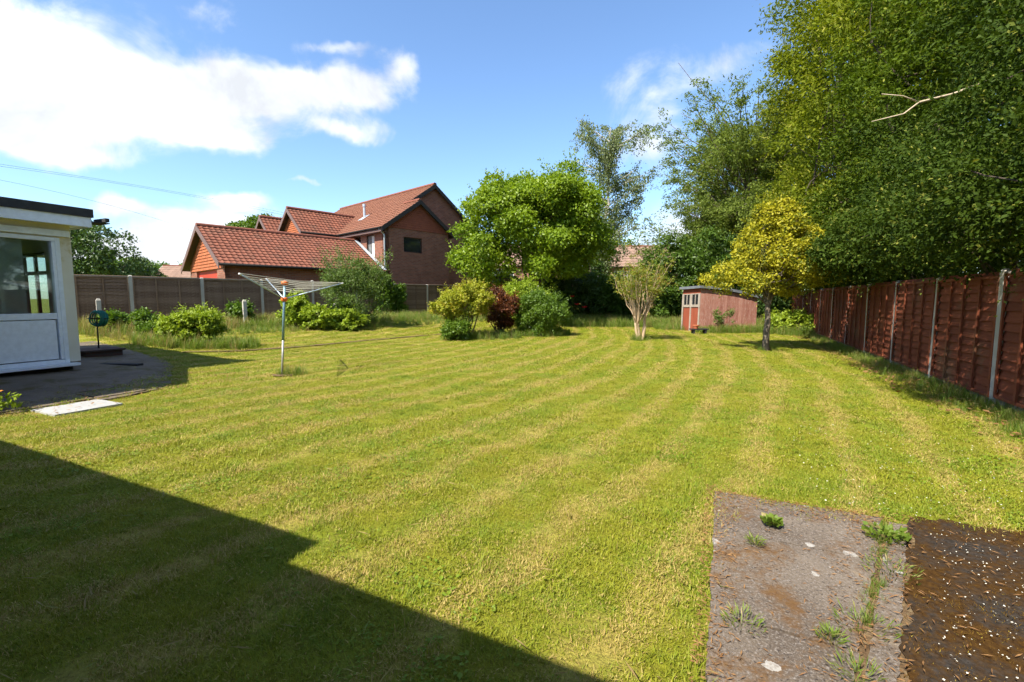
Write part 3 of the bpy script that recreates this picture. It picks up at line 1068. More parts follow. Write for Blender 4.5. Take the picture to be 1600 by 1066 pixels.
for i in range(rings):
    for s in range(segs):
        s2 = (s + 1) % segs
        a = [grid[i][s], grid[i][s2], grid[i + 1][s2], grid[i + 1][s]]
        dd.quad(*a, tint=0.5)
        dd.quad(*[p - dn * 0.015 for p in a][::-1], tint=0.5)
dd.tube([cen - dv * 0.3, cen + dn * 0.35], 0.012, 6)
dd.tube([cen, Vector((DX - 0.02, 1.0, DZ - 0.2))], 0.02, 6)
dd.build('satellite_dish', dish_mat, ms, smooth=True)


def wing(y0, y1, xo, rise_tan):
    W_ = y1 - y0
    b = MB()
    wall_holes(b, y0, y1, 0, EZ, [(y0 + W_ * 0.28, y1 - W_ * 0.28, EZ - 1.55, EZ - 0.42)], lambda u, d, z: (xo + d, u, z), 0.25)
    b.quad((xo + 0.001, y0, EZ), (xo + 0.001, y1, EZ), (xo + 0.001, (y0 + y1) / 2, EZ + W_ / 2 * rise_tan), tint=0.5)
    b.box(xo + 0.25, 0, y0, y0 + 0.25, 0, EZ, 0.5)
    b.box(xo + 0.25, 0, y1 - 0.25, y1, 0, EZ, 0.5)
    b.build('wall', brick_wall, house)
    h = MB()
    hung_tiles(h, lambda u, d, z: (xo - d, y0 + u, z), W_, 0, (W_ / 2, EZ + W_ / 2 * rise_tan - 0.1), z0=EZ - 0.32)
    t = h.build('hung_tiles', tile_hung, house)
    tag(t, kind='stuff')
    window(house, lambda u, d, z: (xo + d, u, z), y0 + W_ * 0.28, y1 - W_ * 0.28, EZ - 1.55, EZ - 0.42, white_paint, dark_glass, 2, 0.05)
    ln = -xo + W_ / 2 * rise_tan / SL
    gable_roof(house, (xo, y1, 0), VX, -VY, ln, W_, EZ, math.atan(rise_tan), (tile_red,), 0.28, 0.3, 0.22, 0.26, vend=False,
               keep=None)


wing(4.6, 7.5, -2.05, 0.84)
wing(7.75, 9.95, -2.5, 0.92)

# ---- garage in front of it
garage = empty('brick_garage', HB, HR, 'low brick garage with orange pantile roof against the left fence', 'garage')
GZ = 2.47
gw = MB()
GL, GWD = 7.25, 5.0
gw.quad((-GL, 0.2, 0), (0, 0.2, 0), (0, 0.2, GZ), (-GL, 0.2, GZ), tint=0.5)
wall_holes(gw, 0.2, 5.2, 0, GZ, [(1.2, 4.2, 0, 2.1)], lambda u, d, z: (-GL + d, u, z), 0.25)
gw.quad((-GL, 5.2, 0), (-GL, 5.2, GZ), (0, 5.2, GZ), (0, 5.2, 0), tint=0.5)
gw.quad((-GL, 0.2, GZ), (-GL, 2.7, GZ + 2.5 * 0.615), (-GL, 5.2, GZ), tint=0.5)
gw.build('wall', brick_wall, garage)
m = MB()
m.box(-GL + 0.1, -GL + 0.16, 1.2, 4.2, 0, 2.1)
m.build('garage_door', plain('red_door', (0.42, 0.05, 0.03), 0.5), garage)
h = MB()
hung_tiles(h, lambda u, d, z: (-GL - d - 0.002, 0.2 + u, z), GWD, 0, (2.5, GZ + 2.5 * 0.615 - 0.1), tw=0.22, th=0.13, z0=GZ - 0.35)
hung_tiles(h, lambda u, d, z: (-GL - d - 0.002, 0.2 + u, z), GWD, 0, (2.5, GZ - 0.34 + 0.001), tw=0.22, th=0.13, z0=GZ - 0.35)
t = h.build('hung_tiles', tile_hung, garage)
tag(t, kind='stuff')
gr = gable_roof(garage, (-GL, 0.2, 0), VX, VY, GL, GWD, GZ, math.atan(0.615), (tile_red,), 0.35, 0.28, 0.215, 0.26, vend=False)
# lead flashing where the garage roof meets the house
fm = MB()
k = 0.615
for c0, c1 in ((-0.35, 2.5),):
    a = Vector((-0.22, 0.2 + c0, GZ + c0 * k + 0.095))
    b_ = Vector((-0.22, 0.2 + c1, GZ + c1 * k + 0.095))
    fm.hexa([a, a + Vector((0.2, 0, 0)), b_ + Vector((0.2, 0, 0)), b_, a + Vector((0, 0, 0.012)), a + Vector((0.2, 0, 0.012)), b_ + Vector((0.2, 0, 0.012)), b_ + Vector((0, 0, 0.012))])
fm.build('flashing', lead, gr)


# ---- houses farther off
def far_house(name, loc, rz, label, Lx, Wy, ez, rise, wins, tile=tile_far, wallm=brick_far):
    h = empty(name, loc, rz, label, 'house')
    b = MB()
    wall_holes(b, 0, Lx, 0, ez, [q[:4] for q in wins], lambda u, d, z: (u, d, z), 0.25)
    b.quad((Lx, 0, 0), (Lx, Wy, 0), (Lx, Wy, ez), (Lx, 0, ez), tint=0.5)
    b.quad((0, Wy, 0), (0, 0, 0), (0, 0, ez), (0, Wy, ez), tint=0.5)
    b.quad((Lx, Wy, 0), (0, Wy, 0), (0, Wy, ez), (Lx, Wy, ez), tint=0.5)
    for x in (0.0, Lx):
        b.quad((x, 0, ez), (x, Wy, ez), (x, Wy / 2, ez + rise), tint=0.5)
    b.build('wall', wallm, h)
    for q in wins:
        window(h, lambda u, d, z: (u, d, z), *q[:4], white_paint, grey_glass, q[4], 0.03, 0.09, sill=white_paint)
    gable_roof(h, (0, 0, 0), VX, VY, Lx, Wy, ez, math.atan(rise / (Wy / 2)), (tile,), 0.3, 0.2, 0.6, 0.5, board=white_paint)
    return h


far_house('terraced_house', (-3.4, 47, 0.4), 0.05, 'pale brick house with white windows glimpsed below the round tree', 10.0, 6, 4.4, 2.2,
          [(1.4, 3.6, 2.2, 3.9, 3), (5.4, 7.4, 2.2, 3.9, 3), (3.9, 4.6, 0.2, 2.0, 1)])
far_house('terraced_house', (7.8, 45, 0.4), -0.03, 'pale brick house with wide white window behind the small multi stemmed tree', 8.4, 6.5, 4.15, 2.1,
          [(2.1, 4.6, 2.35, 3.6, 4), (5.6, 7.6, 2.35, 3.6, 3), (0.3, 1.3, 2.2, 3.6, 2)])
far_house('distant_bungalow', (-41, 52, 0.4), 0.1, 'distant bungalow roof showing over the far left fence', 13, 7, 2.6, 2.2, [(2, 4, 0.9, 2.1, 2), (7, 9, 0.9, 2.1, 2)])

# ================================================================== BUNGALOW (ours): extension in view, the rest behind the camera
bung = empty('bungalow', tuple(mn(-10, 0)), GROT, 'white and cream flat roofed bungalow extension with large window on the left', 'bungalow')
# local x = m + 10, local y = n
NE = 4.09            # far end of the extension
wy0, wy1, wz0, wz1 = -1.2, 3.62, 0.22, 2.17
w = MB()
wall_holes(w, 1.9, NE, 0.24, 2.52, [(1.9001, 3.94, 0.2401, 2.30)], lambda u, d, z: (-d - 0.03, u, z), 0.2)
# end wall with the second window seen through the room
wall_holes(w, -3.6, -0.231, 0.24, 2.52, [(-1.75, -0.42, 0.95, 2.10)], lambda u, d, z: (u, NE - d - 0.002, z), 0.2)
wall_holes(w, -2, NE - 0.21, 0.24, 2.52, [(0.4, 3.4, 0.85, 2.25)], lambda u, d, z: (-3.6 + d, u, z), 0.15)  # side wall out of view; its opening is added to brighten the room
w.quad((-3.58, -2, 0.3), (-0.1, -2, 0.3), (-0.1, -2, 2.5), (-3.58, -2, 2.5), tint=0.5)
w.quad((-3.5, -2, 0.30), (-0.1, -2, 0.30), (-0.1, NE - 0.2, 0.30), (-3.5, NE - 0.2, 0.30), tint=0.2)
w.build('wall', render_cream, bung)
p = MB()
p.box(-3.55, -0.12, 1.9, NE - 0.08, -0.05, 0.24)
p.build('plinth', dark_plinth, bung)
# the big white unit: frame, glazed top, panelled bottom
f = MB()
U0, U1 = 1.4, 3.935
f.box(-0.11, 0.0, U1 - 0.065, U1, wz0, 2.30)
f.box(-0.11, 0.0, U0, U0 + 0.065, wz0, 2.30)
f.box(-0.11, 0.0, U0 + 0.065, U1 - 0.065, 2.235, 2.30)
f.box(-0.11, 0.0, U0 + 0.065, U1 - 0.065, 0.965, 1.065)
f.box(-0.11, 0.0, U0 + 0.065, U1 - 0.065, wz0, wz0 + 0.07)
unit = f.build('window_unit', upvc, bung, bevel=0.006)
boxobj('sash', (-0.085, 0.010, U1 - 0.115, U1 - 0.070, wz0 + 0.075, 2.23), upvc, unit, 0.006)
boxobj('pane', (-0.06, -0.05, U0 + 0.06, U1 - 0.1, 1.06, 2.24), clear_glass, unit)
boxobj('lower_panel', (-0.075, -0.012, U0 + 0.07, U1 - 0.135, wz0 + 0.085, 0.952), upvc, unit, 0.004)
boxobj('sill', (-0.1, 0.10, U0, U1 + 0.10, wz0 - 0.045, wz0 - 0.002), upvc, unit, 0.004)
boxobj('head_board', (-0.05, 0.035, 1.0, NE - 0.03, 2.32, 2.42), upvc, bung, 0.004)
# second window in the end wall
window(bung, lambda u, d, z: (u, NE - d, z), -1.75, -0.42, 0.95, 2.10, dark_glass, clear_glass, 2, 0.05, 0.06)
window(bung, lambda u, d, z: (-3.6 + d, u, z), 0.4, 3.4, 0.85, 2.25, upvc, clear_glass, 3, 0.05, 0.06)  # added window in the unseen side wall, lets daylight into the room
boxobj('window_bar', (-1.70, -0.47, NE - 0.115, NE - 0.045, 1.72, 1.78), brown_frame, bung)
boxobj('fill_sheet', (-0.155, -0.145, 1.6, 3.52, 0.6, 2.28), fill_sheet_mat, bung)  # added pale sheet behind the pane, makes the dark glass look lighter
# flat roof of the extension with felt edge and white fascia
def roof_slab(pts, z0, z1, mat, name, parent):
    b = MB()
    b.quad(*[(p[0], p[1], z1) for p in pts], tint=0.5)
    b.quad(*[(p[0], p[1], z0) for p in pts][::-1], tint=0.5)
    for i in range(len(pts)):
        a, c = pts[i], pts[(i + 1) % len(pts)]
        b.quad((a[0], a[1], z0), (c[0], c[1], z0), (c[0], c[1], z1), (a[0], a[1], z1), tint=0.5)
    return b.build(name, mat, parent)


rf = roof_slab([(-3.9, -2.0), (1.75, -2.0), (1.75, 2.05), (0.22, 2.98), (0.22, NE + 0.16), (-3.9, NE + 0.16)], 2.52, 2.585, upvc, 'soffit', bung)  # canted corner out of view, shaped so its shadow covers the patio
fs = MB()
fs.box(0.22, 0.245, 3.03, NE + 0.185, 2.50, 2.66)
fs.box(-3.9, 0.2195, NE + 0.16, NE + 0.185, 2.50, 2.66)
fs.build('fascia', upvc, bung)
fe = roof_slab([(-3.95, -2.0), (1.80, -2.0), (1.80, 2.09), (0.27, 3.01), (0.27, NE + 0.21), (-3.95, NE + 0.21)], 2.662, 2.80, felt, 'felt_roof', bung)  # same outline, unseen corner shaped for the patio shadow
g = MB()
g.box(0.05, 0.42, NE + 0.30, NE + 0.36, 2.60, 2.66)
g.box(-0.05, 0.30, NE + 0.2, NE + 0.42, 2.585, 2.60)
g.build('gutter_end', felt, bung)
# the range of the bungalow behind the camera: eaves that shade the near lawn
mw = MB()
mw.box(1.85, 11.5 + 8, -5.0, -0.95, -0.05, 2.4)
mw.box(-3.5, 1.45, -5.0, 1.395, -0.05, 2.5)
mw.build('main_wall', brick_wall, bung)  # unseen wall; dark brick chosen to cut light bounced onto the shaded lawn
b = MB()
ez1 = 2.45
# eave steps back at m = -1.95
for (x0, x1, ya, yb) in ((1.85, 7.42, -0.09, -0.22), (7.42, 20.0, -0.43, -0.80)):
    b.hexa([(x0, ya, ez1 - 0.12), (x1, yb, ez1 - 0.12), (x1, -5.4, ez1 - 0.12), (x0, -5.4, ez1 - 0.12),
            (x0, ya, ez1), (x1, yb, ez1), (x1, -5.4, ez1 + 1.1), (x0, -5.4, ez1 + 1.1)])
b.build('main_roof', tile_brown, bung)

# ================================================================== FENCES
def slat_mesh(wid, h, seed, th=0.014, lean=0.036):
    r = random.Random(seed)
    m = MB()
    n = 8
    top, low = [], []
    ph = r.uniform(0, 6)
    for i in range(n + 1):
        x = -wid / 2 + wid * i / n
        wv = 0.010 * math.sin(ph + i * r.uniform(0.5, 1.1)) + r.uniform(-0.006, 0.006)
        low.append((x, -lean, wv))
        top.append((x, 0.0, h))
    for i in range(n):
        a, b, c, d = low[i], low[i + 1], top[i + 1], top[i]
        m.quad(a, b, c, d, tint=0.5)
        m.quad((a[0], a[1] + th, a[2]), (b[0], b[1] + th, b[2]), b, a, tint=0.3)
        m.quad((b[0], b[1] + th, b[2]), (a[0], a[1] + th, a[2]), (d[0], d[1] + th, d[2]), (c[0], c[1] + th, c[2]), tint=0.5)
    return m.mesh('slat')


def post_mesh(h, w=0.10):
    m = MB()
    m.box(-w / 2, w / 2, -w / 2, w / 2, -0.4, h - 0.03, 0.5)
    a, t = w / 2, w / 2 - 0.025
    m.hexa([(-a, -a, h - 0.03), (a, -a, h - 0.03), (a, a, h - 0.03), (-a, a, h - 0.03), (-t, -t, h), (t, -t, h), (t, t, h), (-t, t, h)], 0.5)
    return m.mesh('post')


def make_fence(name, base, ang, n_panels, spacing, z_top_fn, z_gnd_fn, label, slat_mat, n_slats, n_batt, batt_mat, ph, front=-1, cap=None, gravel=True, skip_battens=False, seed=0):
    """runs along local +x from the base; the side facing local -y is the seen one"""
    root = empty(name, base, ang, label, 'fence')
    rr = random.Random(seed)
    wid = spacing - 0.105
    bot = 0.11 if gravel else 0.05
    ph_panel = ph - bot - 0.02
    sh = ph_panel / n_slats
    slats = [slat_mesh(wid - 0.01, sh * 1.28, seed * 10 + i) for i in range(6)]
    pm = post_mesh(ph + 0.03)
    bm = MB()
    bm.box(-0.019, 0.019, -0.060, -0.040, bot + 0.01, bot + ph_panel - 0.01, 0.5)
    bme = bm.mesh('batten')
    fm_ = MB()
    fm_.box(-wid / 2, wid / 2, -0.058, -0.040, bot + ph_panel - 0.045, bot + ph_panel - 0.012, 0.5)
    fm_.box(-wid / 2, wid / 2, -0.058, -0.040, bot + 0.004, bot + 0.037, 0.5)
    fm_.box(-wid / 2, wid / 2, 0.016, 0.034, bot + 0.004, bot + ph_panel - 0.012, 0.5)
    fme = fm_.mesh('fence_panel')
    gm = MB()
    gm.box(-wid / 2, wid / 2, -0.02, 0.02, -0.1, bot - 0.005, 0.5)
    gme = gm.mesh('gravel_board')
    cm = MB()
    cm.box(-wid / 2, wid / 2, -0.065, 0.04, bot + ph_panel - 0.01, bot + ph_panel + 0.018, 0.5)
    cme = cm.mesh('capping')
    ux = Vector((math.cos(ang), math.sin(ang)))
    for i in range(n_panels + 1):
        x = i * spacing
        z = z_gnd_fn(base[0] + ux.x * x, base[1] + ux.y * x) - base[2]
        o = link_mesh('post', pm, concrete_post, root, (x, 0, z + rr.uniform(-0.015, 0.015)), (rr.uniform(-.008, .008), rr.uniform(-.008, .008), 0))
        if i == n_panels:
            break
        px = x + spacing / 2
        zp = z_gnd_fn(base[0] + ux.x * px, base[1] + ux.y * px) - base[2] + rr.uniform(-0.012, 0.012)
        pan = link_mesh('fence_panel', fme, batt_mat, root, (px, 0, zp), (0, rr.uniform(-.004, .004), 0))
        for k in range(n_slats):
            s = link_mesh('slat', slats[rr.randrange(6)], slat_mat, pan, (rr.uniform(-.004, .004), -0.001 * (k % 2), bot + 0.008 + k * sh), (rr.uniform(-.01, .01), rr.uniform(-.005, .005), 0))
            if rr.random() < 0.5:
                s.scale = (-1, 1, 1)
                s.scale = (1, 1, 1)
        if not skip_battens:
            for k in range(n_batt):
                xx = -wid / 2 + 0.02 + (wid - 0.04) * k / (n_batt - 1) + (rr.uniform(-.02, .02) if 0 < k < n_batt - 1 else 0)
                link_mesh('batten', bme, batt_mat, pan, (xx, 0, 0))
        if gravel:
            link_mesh('gravel_board', gme, gravel_mat, root, (px, 0, zp))
        if cap is not None:
            link_mesh('capping', cme, cap, pan, (0, 0, 0))
    return root


# right-hand fence: along +n; its seen side faces -m
fb = mn(3.05, 7.4 + 1.85 * 10)
make_fence('wooden_fence', (fb.x, fb.y, 0.0), math.pi / 2 - TH + math.pi, 14, 1.85, None, lambda x, y: 0.0,
           'red brown lap panel fence with pale concrete posts along the right side', fence_red, 13, 5, fence_red, 1.62, seed=3)
# left-hand fence: along the house direction; its seen side faces the camera
make_fence('wooden_fence', (-12.5 - 3 * 2 * 0.673, 15.2 - 3 * 2 * 0.74, 0.43), HR, 15, 2.0, None, lambda x, y: 0.43,
           'weathered grey brown lap fence in front of the garage and house', fence_grey, 15, 4, fence_grey, 1.60, cap=fence_cap, seed=5)


def stub_post(loc, h, label, tilt=(0, 0)):
    m = MB()
    w = 0.055
    m.box(-w, w, -w, w, -0.2, h - 0.06, 0.5)
    m.hexa([(-w, -w, h - 0.06), (w, -w, h - 0.06), (w, w, h - 0.06), (-w, w, h - 0.06), (-w * .5, -w * .5, h), (w * .5, -w * .5, h), (w * .5, w * .5, h), (-w * .5, w * .5, h)], 0.5)
    o = m.build('concrete_stub_post', concrete_post, None, loc, (tilt[0], tilt[1], HR))
    tag(o, label, 'post', 'short concrete posts in the left border')


stub_post((-12.3, 13.75, 0.45), 0.86, 'short concrete stub post beside the teal bundle near the bungalow')
stub_post((-9.0, 15.55, 0.41), 0.86, 'short concrete stub post left of the washing line airer')
stub_post((-6.35, 16.5, 0.29), 0.86, 'short concrete stub post at the left edge of the feathery bush', (0.03, 0.02))

# ================================================================== ROTARY AIRER
AB = Vector((-3.94, 7.81, 0))
air = empty('rotary_airer', tuple(AB), 0, 'rotary washing line airer with blue pole and orange hub on the lawn', 'clothes airer')
lean = Vector((0.115, 0.0, 0))
pole = lambda z: Vector((lean.x * z / 1.55, 0, z))
m = MB()
m.tube([pole(-0.1), pole(0.62)], 0.017, 10)
m.build('ground_tube', airer_steel, air, smooth=True)
m = MB()
m.tube([pole(0.60), pole(1.54)], 0.021, 10)
m.build('pole', airer_pole, air, smooth=True)
m = MB()
m.tube([pole(1.255), pole(1.275), pole(1.315), pole(1.325)], [0.04, 0.055, 0.055, 0.035], 10)
m.build('hub', airer_orange, air, smooth=True)
m = MB()
m.tube([pole(1.53), pole(1.545), pole(1.585), pole(1.60)], [0.03, 0.055, 0.06, 0.02], 10)
m.build('cap', airer_orange, air, smooth=True)
tips = [Vector((0.80, 0.80, 1.585)), Vector((-0.72, 1.0, 1.675)), Vector((0.02, -1.12, 1.655))]
hubp = pole(1.30)
for tp in tips:
    m = MB()
    m.tube([hubp + (tp - hubp).normalized() * 0.04, tp], 0.0105, 8)
    a = m.build('arm', airer_arm, air, smooth=True)
    m = MB()
    m.tube([tp - (tp - hubp).normalized() * 0.03, tp + (tp - hubp).normalized() * 0.01], 0.014, 8)
    m.build('arm_tip', white_paint, a, smooth=True)
m = MB()
for k in range(7):
    f = 0.40 + 0.6 * k / 6 - 0.005
    pts = [hubp + (tp - hubp) * f + Vector((0, 0, 0.012)) for tp in tips]
    for i in range(3):
        a, c = pts[i], pts[(i + 1) % 3]
        mid = (a + c) / 2 - Vector((0, 0, 0.02 + 0.02 * f))
        m.tube([a, mid, c], 0.0032, 4, cap=False)
m.build('washing_line', airer_line, air)

# ================================================================== SHED
SH = Vector((7.35, 18.1, 0))
sa = math.atan2(0.24, 0.97)
shed = empty('garden_shed', tuple(SH), sa, 'leaning red weathered wooden shed with small windows and grey felt roof', 'shed')
SLn, SDp = 2.65, 1.15
zl, zr_, zb = 1.72, 1.50, 1.88
nb = 15
for i in range(nb):
    x0, x1 = SLn * i / nb, SLn * (i + 1) / nb
    m = MB()
    zt = zl + (zr_ - zl) * (i + 0.5) / nb
    o = random.uniform(-0.006, 0.006)
    m.hexa([(x0 + .004, o, 0.0), (x1 - .004, o, 0.0), (x1 - .004, o + .02, 0.0), (x0 + .004, o + .02, 0.0),
            (x0 + .004, o, zt), (x1 - .004, o, zt), (x1 - .004, o + .02, zt), (x0 + .004, o + .02, zt)])
    m.build('board', shed_red, shed)
boxobj('backing_wall', (0.02, SLn - 0.02, 0.03, 0.05, 0, zr_), barge_dark, shed)
m = MB()
m.quad((0.0, SDp, 0), (SLn, SDp, 0), (SLn, SDp, zr_), (0, SDp, zl))
m.quad((SLn, 0, 0), (SLn, SDp, 0), (SLn, SDp, zr_), (SLn, 0, zr_))
m.build('back_wall', shed_red, shed)
# door face at x = 0 (faces -x)
for (y0, y1) in ((0.09, 0.40), (0.41, 0.72), (0.73, 1.06)):
    boxobj('door_board', (-0.004, 0.012, y0, y1, 0.0, 0.98), shed_door, shed)
boxobj('top_board', (-0.004, 0.012, 0.0, SDp, 1.52, 1.76), shed_door, shed)
for y in (0.0, 0.54, 1.08):
    boxobj('corner_strip', (-0.03, -0.005, y, y + 0.07, 0.0, 1.52), shed_trim, shed)
boxobj('rail', (-0.034, -0.006, 0.072, 0.538, 0.98, 1.04), shed_trim, shed)
boxobj('rail', (-0.034, -0.006, 0.612, 1.078, 0.98, 1.04), shed_trim, shed)
pl = lambda u, d, z: (d - 0.03, u, z)
window(shed, pl, 0.072, 0.538, 1.042, 1.518, shed_trim, dark_glass, 2, 0.0, 0.035)
window(shed, pl, 0.612, 1.078, 1.042, 1.518, shed_trim, dark_glass, 2, 0.0, 0.035)
# curved felt roof
m = MB()
npts = 10
prev = None
for i in range(npts + 1):
    f = i / npts
    x = -0.12 + (SLn + 0.22) * f
    z = zl + 0.05 + (zr_ - zl) * f + 0.10 * (1 - (2 * f - 0.75) ** 2) * (0.9 if f < 0.9 else 0.8)
    cur = (x, z)
    if prev:
        m.hexa([(prev[0], -0.1, prev[1] - 0.10), (cur[0], -0.1, cur[1] - 0.10), (cur[0], SDp + 0.1, cur[1] - 0.10), (prev[0], SDp + 0.1, prev[1] - 0.10),
                (prev[0], -0.1, prev[1]), (cur[0], -0.1, cur[1]), (cur[0], SDp + 0.1, cur[1]), (prev[0], SDp + 0.1, prev[1])], 0.5)
    prev = cur
m.build('felt_roof', felt_grey, shed)
shed.rotation_euler = (R(-1.5), R(2.2), sa)

# low plank bench and pot in front of the shed
bn = empty('plank_bench', (6.75, 17.15, 0), 0.1, 'low dark plank bench in front of the red shed', 'bench')
boxobj('seat', (-0.1, 0.55, -0.12, 0.12, 0.15, 0.19), dark_plinth, bn)
boxobj('leg', (-0.02, 0.04, -0.1, 0.1, 0.0, 0.148), dark_plinth, bn)
boxobj('leg', (0.43, 0.49, -0.1, 0.1, 0.0, 0.148), dark_plinth, bn)
m = MB()
m.tube([(0, 0, 0), (0, 0, 0.10), (0, 0, 0.105), (0, 0, 0.135)], [0.07, 0.10, 0.115, 0.115], 14)
o = m.build('flower_pot', terracotta, None, (6.85, 17.15, 0.192), smooth=False)
tag(o, 'small terracotta pot standing on the low bench by the shed', 'pot')

# ================================================================== SMALL THINGS BY THE BUNGALOW
st = empty('brick_step', tuple(mn(-11.55, 5.05, 0.03)), GROT, 'dark brick step with slab top beside the bungalow corner', 'step')
m = MB()
m.box(-0.55, 0.1, -0.3, 0.32, 0, 0.20)
m.build('brickwork', step_brick, st)
boxobj('tread', (-0.6, 0.14, -0.34, 0.36, 0.202, 0.24), step_brick, st, 0.006)
m = MB()
m.box(-0.5, 0.5, -0.07, 0.07, 0.02, 0.075)
o = m.build('dark_plank', dark_plinth, None, tuple(mn(-10.3, 4.7, 0.02)), (0, 0, GROT + 0.35), bevel=0.005)
tag(o, 'dark wooden plank lying on the shaded patio by the step', 'plank')
gp = mn(-11.87, 5.15, 0.27)
tb = empty('hose_stand', tuple(gp), 0, 'teal coiled hose on a thin dark stand behind the bungalow corner', 'hose stand')
m = MB()
m.tube([(0, 0, 0), (0.01, 0, 0.62)], 0.014, 8)
m.tube([(-0.18, 0, 0.62), (0.2, 0.0, 0.62)], 0.012, 8)
m.build('stake', iron, tb, smooth=True)
m = MB()
for k in range(9):
    rr_ = 0.11 + 0.018 * (k % 3) + random.uniform(-0.01, 0.01)
    yy = -0.05 + 0.018 * k
    pts = [(rr_ * math.cos(a) + 0.02, yy + 0.01 * math.sin(3 * a), 0.64 + rr_ * math.sin(a) * 1.15 - 0.02) for a in np.linspace(0, 2 * math.pi, 25)]
    m.tube(pts, 0.012, 6, cap=False)
m.build('hose_coil', teal, tb, smooth=True)

# overhead wires far left
for (pa, pb, sag, lab) in (((-53.53, 38, 13.74), (-38.09, 80, 15.71), 0.5, 'upper of the thin overhead wires in the left sky'), ((-53.57, 38, 13.44), (-38.11, 80, 15.29), 0.7, 'middle of the thin overhead wires in the left sky'),
                           ((-53.65, 38, 12.85), (-44.96, 70, 10.35), 1.2, 'lowest of the thin overhead wires in the left sky')):
    m = MB()
    m.tube([Vector(pa).lerp(Vector(pb), k / 20) + Vector((0, 0, sag * ((2 * k / 20 - 1) ** 2 - 1) * -1.0)) for k in range(21)], 0.013, 5)
    o = m.build('overhead_wire', wire_mat)
    tag(o, lab, 'wire', 'overhead wires in the left sky')

# ================================================================== VEGETATION
def leaf_object(name, C, Dn, S, mat, parent, aspect=0.5, fold=0.25, tint=None, droop=0.0, nrm=None):
    """C centres, Dn pointing directions of the blades (unit), S lengths: one folded diamond leaf each"""
    n = len(C)
    Dn = Dn / (np.linalg.norm(Dn, axis=1, keepdims=True) + 1e-9)
    ref = rng.normal(size=(n, 3))
    side = np.cross(Dn, ref if nrm is None else nrm)
    side /= (np.linalg.norm(side, axis=1, keepdims=True) + 1e-9)
    up = np.cross(side, Dn)
    L = S[:, None]
    w = L * aspect * 0.5
    v = np.empty((n, 4, 3), dtype=np.float32)
    v[:, 0] = C - Dn * L * 0.5
    v[:, 1] = C + side * w + up * w * fold
    v[:, 2] = C + Dn * L * 0.5 - np.array([0, 0, 1.0]) * L * droop
    v[:, 3] = C - side * w + up * w * fold
    idx = np.arange(n)[:, None] * 4
    tri = np.concatenate([idx + np.array([0, 1, 2]), idx + np.array([0, 2, 3])], axis=1).reshape(-1).astype(np.int32)
    me = bpy.data.meshes.new(name)
    me.vertices.add(n * 4)
    me.vertices.foreach_set('co', v.reshape(-1))
    me.loops.add(n * 6)
    me.loops.foreach_set('vertex_index', tri)
    me.polygons.add(n * 2)
    me.polygons.foreach_set('loop_start', np.arange(0, n * 6, 3, dtype=np.int32))
    if tint is None:
        tint = rng.random(n)
    at = me.attributes.new('tint', 'FLOAT', 'FACE')
    at.data.foreach_set('value', np.repeat(tint, 2).astype(np.float32))
    me.update(calc_edges=True)
    return link_mesh(name, me, mat, parent)


def unit(v):
    return v / (np.linalg.norm(v, axis=1, keepdims=True) + 1e-9)


def sphere_dirs(n):
    return unit(rng.normal(size=(n, 3)))


def lobes_in(ells, n, lo=0.55, hi=1.0, up=0.15, bimodal=False):
    """lobe centres spread through the shell of several ellipsoids"""
    vol = np.array([e[1][0] * e[1][1] * e[1][2] for e in ells]) ** (2 / 3)
    pick = rng.choice(len(ells), n, p=vol / vol.sum())
    d = sphere_dirs(n)
    d[:, 2] += up
    d = unit(d)
    rr_ = lo + (hi - lo) * rng.random(n) ** 0.75
    if bimodal:      # an opaque core and separate tufts standing out from it
        core = rng.random(n) < 0.5
        rr_ = np.where(core, lo + (0.8 - lo) * rng.random(n), 0.88 + (hi - 0.88) * rng.random(n))
    out = np.empty((n, 3))
    outd = np.empty((n, 3))
    for i in range(n):
        c, r = np.array(ells[pick[i]][0]), np.array(ells[pick[i]][1])
        out[i] = c + d[i] * r * rr_[i]
        outd[i] = d[i]
    return out, unit(outd)


def lobe_leaves(cent, outd, rad, per, size, jitter=0.9, flat=0.75, spread=0.28, gravity=-0.15):
    """leaves over the outer side of each lobe"""
    n = len(cent)
    rad = np.broadcast_to(np.asarray(rad, dtype=float), (n,))
    cnt = np.maximum(3, (per * (rad / rad.mean()) ** 2).astype(int))
    rep = np.repeat(np.arange(n), cnt)
    N = len(rep)
    d = sphere_dirs(N) + outd[rep] * 0.55 + np.array([0, 0, 0.25])
    d = unit(d)
    rr_ = rad[rep] * (1 - spread * rng.random(N) ** 1.5 * 1.6)
    rr_ *= 1 + 0.16 * rng.normal(size=N)
    P = cent[rep] + d * rr_[:, None] * np.array([1, 1, flat])
    Dn = d * 0.6 + rng.normal(size=(N, 3)) * jitter * 0.6 + np.array([0, 0, gravity])
    S = size * (0.65 + 0.7 * rng.random(N))
    tl = rng.random(n)[rep]
    tint = np.clip(0.6 * rng.random(N) + 0.4 * tl, 0, 1)
    Nn = d * 0.75 + np.array([0, 0, 0.55]) + rng.normal(size=(N, 3)) * 0.42
    return P, Dn, S, tint, Nn


def limb(mb, a, b, r0, r1, bend=0.12, n=6, sides=7):
    a, b = Vector(a), Vector(b)
    L = (b - a).length
    off = Vector((random.uniform(-1, 1), random.uniform(-1, 1), random.uniform(-0.3, 0.6))) * L * bend
    pts, rad = [], []
    for i in range(n + 1):
        f = i / n
        pts.append(a.lerp(b, f) + off * math.sin(math.pi * f) + Vector((random.uniform(-1, 1), random.uniform(-1, 1), random.uniform(-1, 1))) * L * 0.012)
        rad.append(r0 + (r1 - r0) * f)
    mb.tube(pts, rad, sides, cap=False)
    return pts


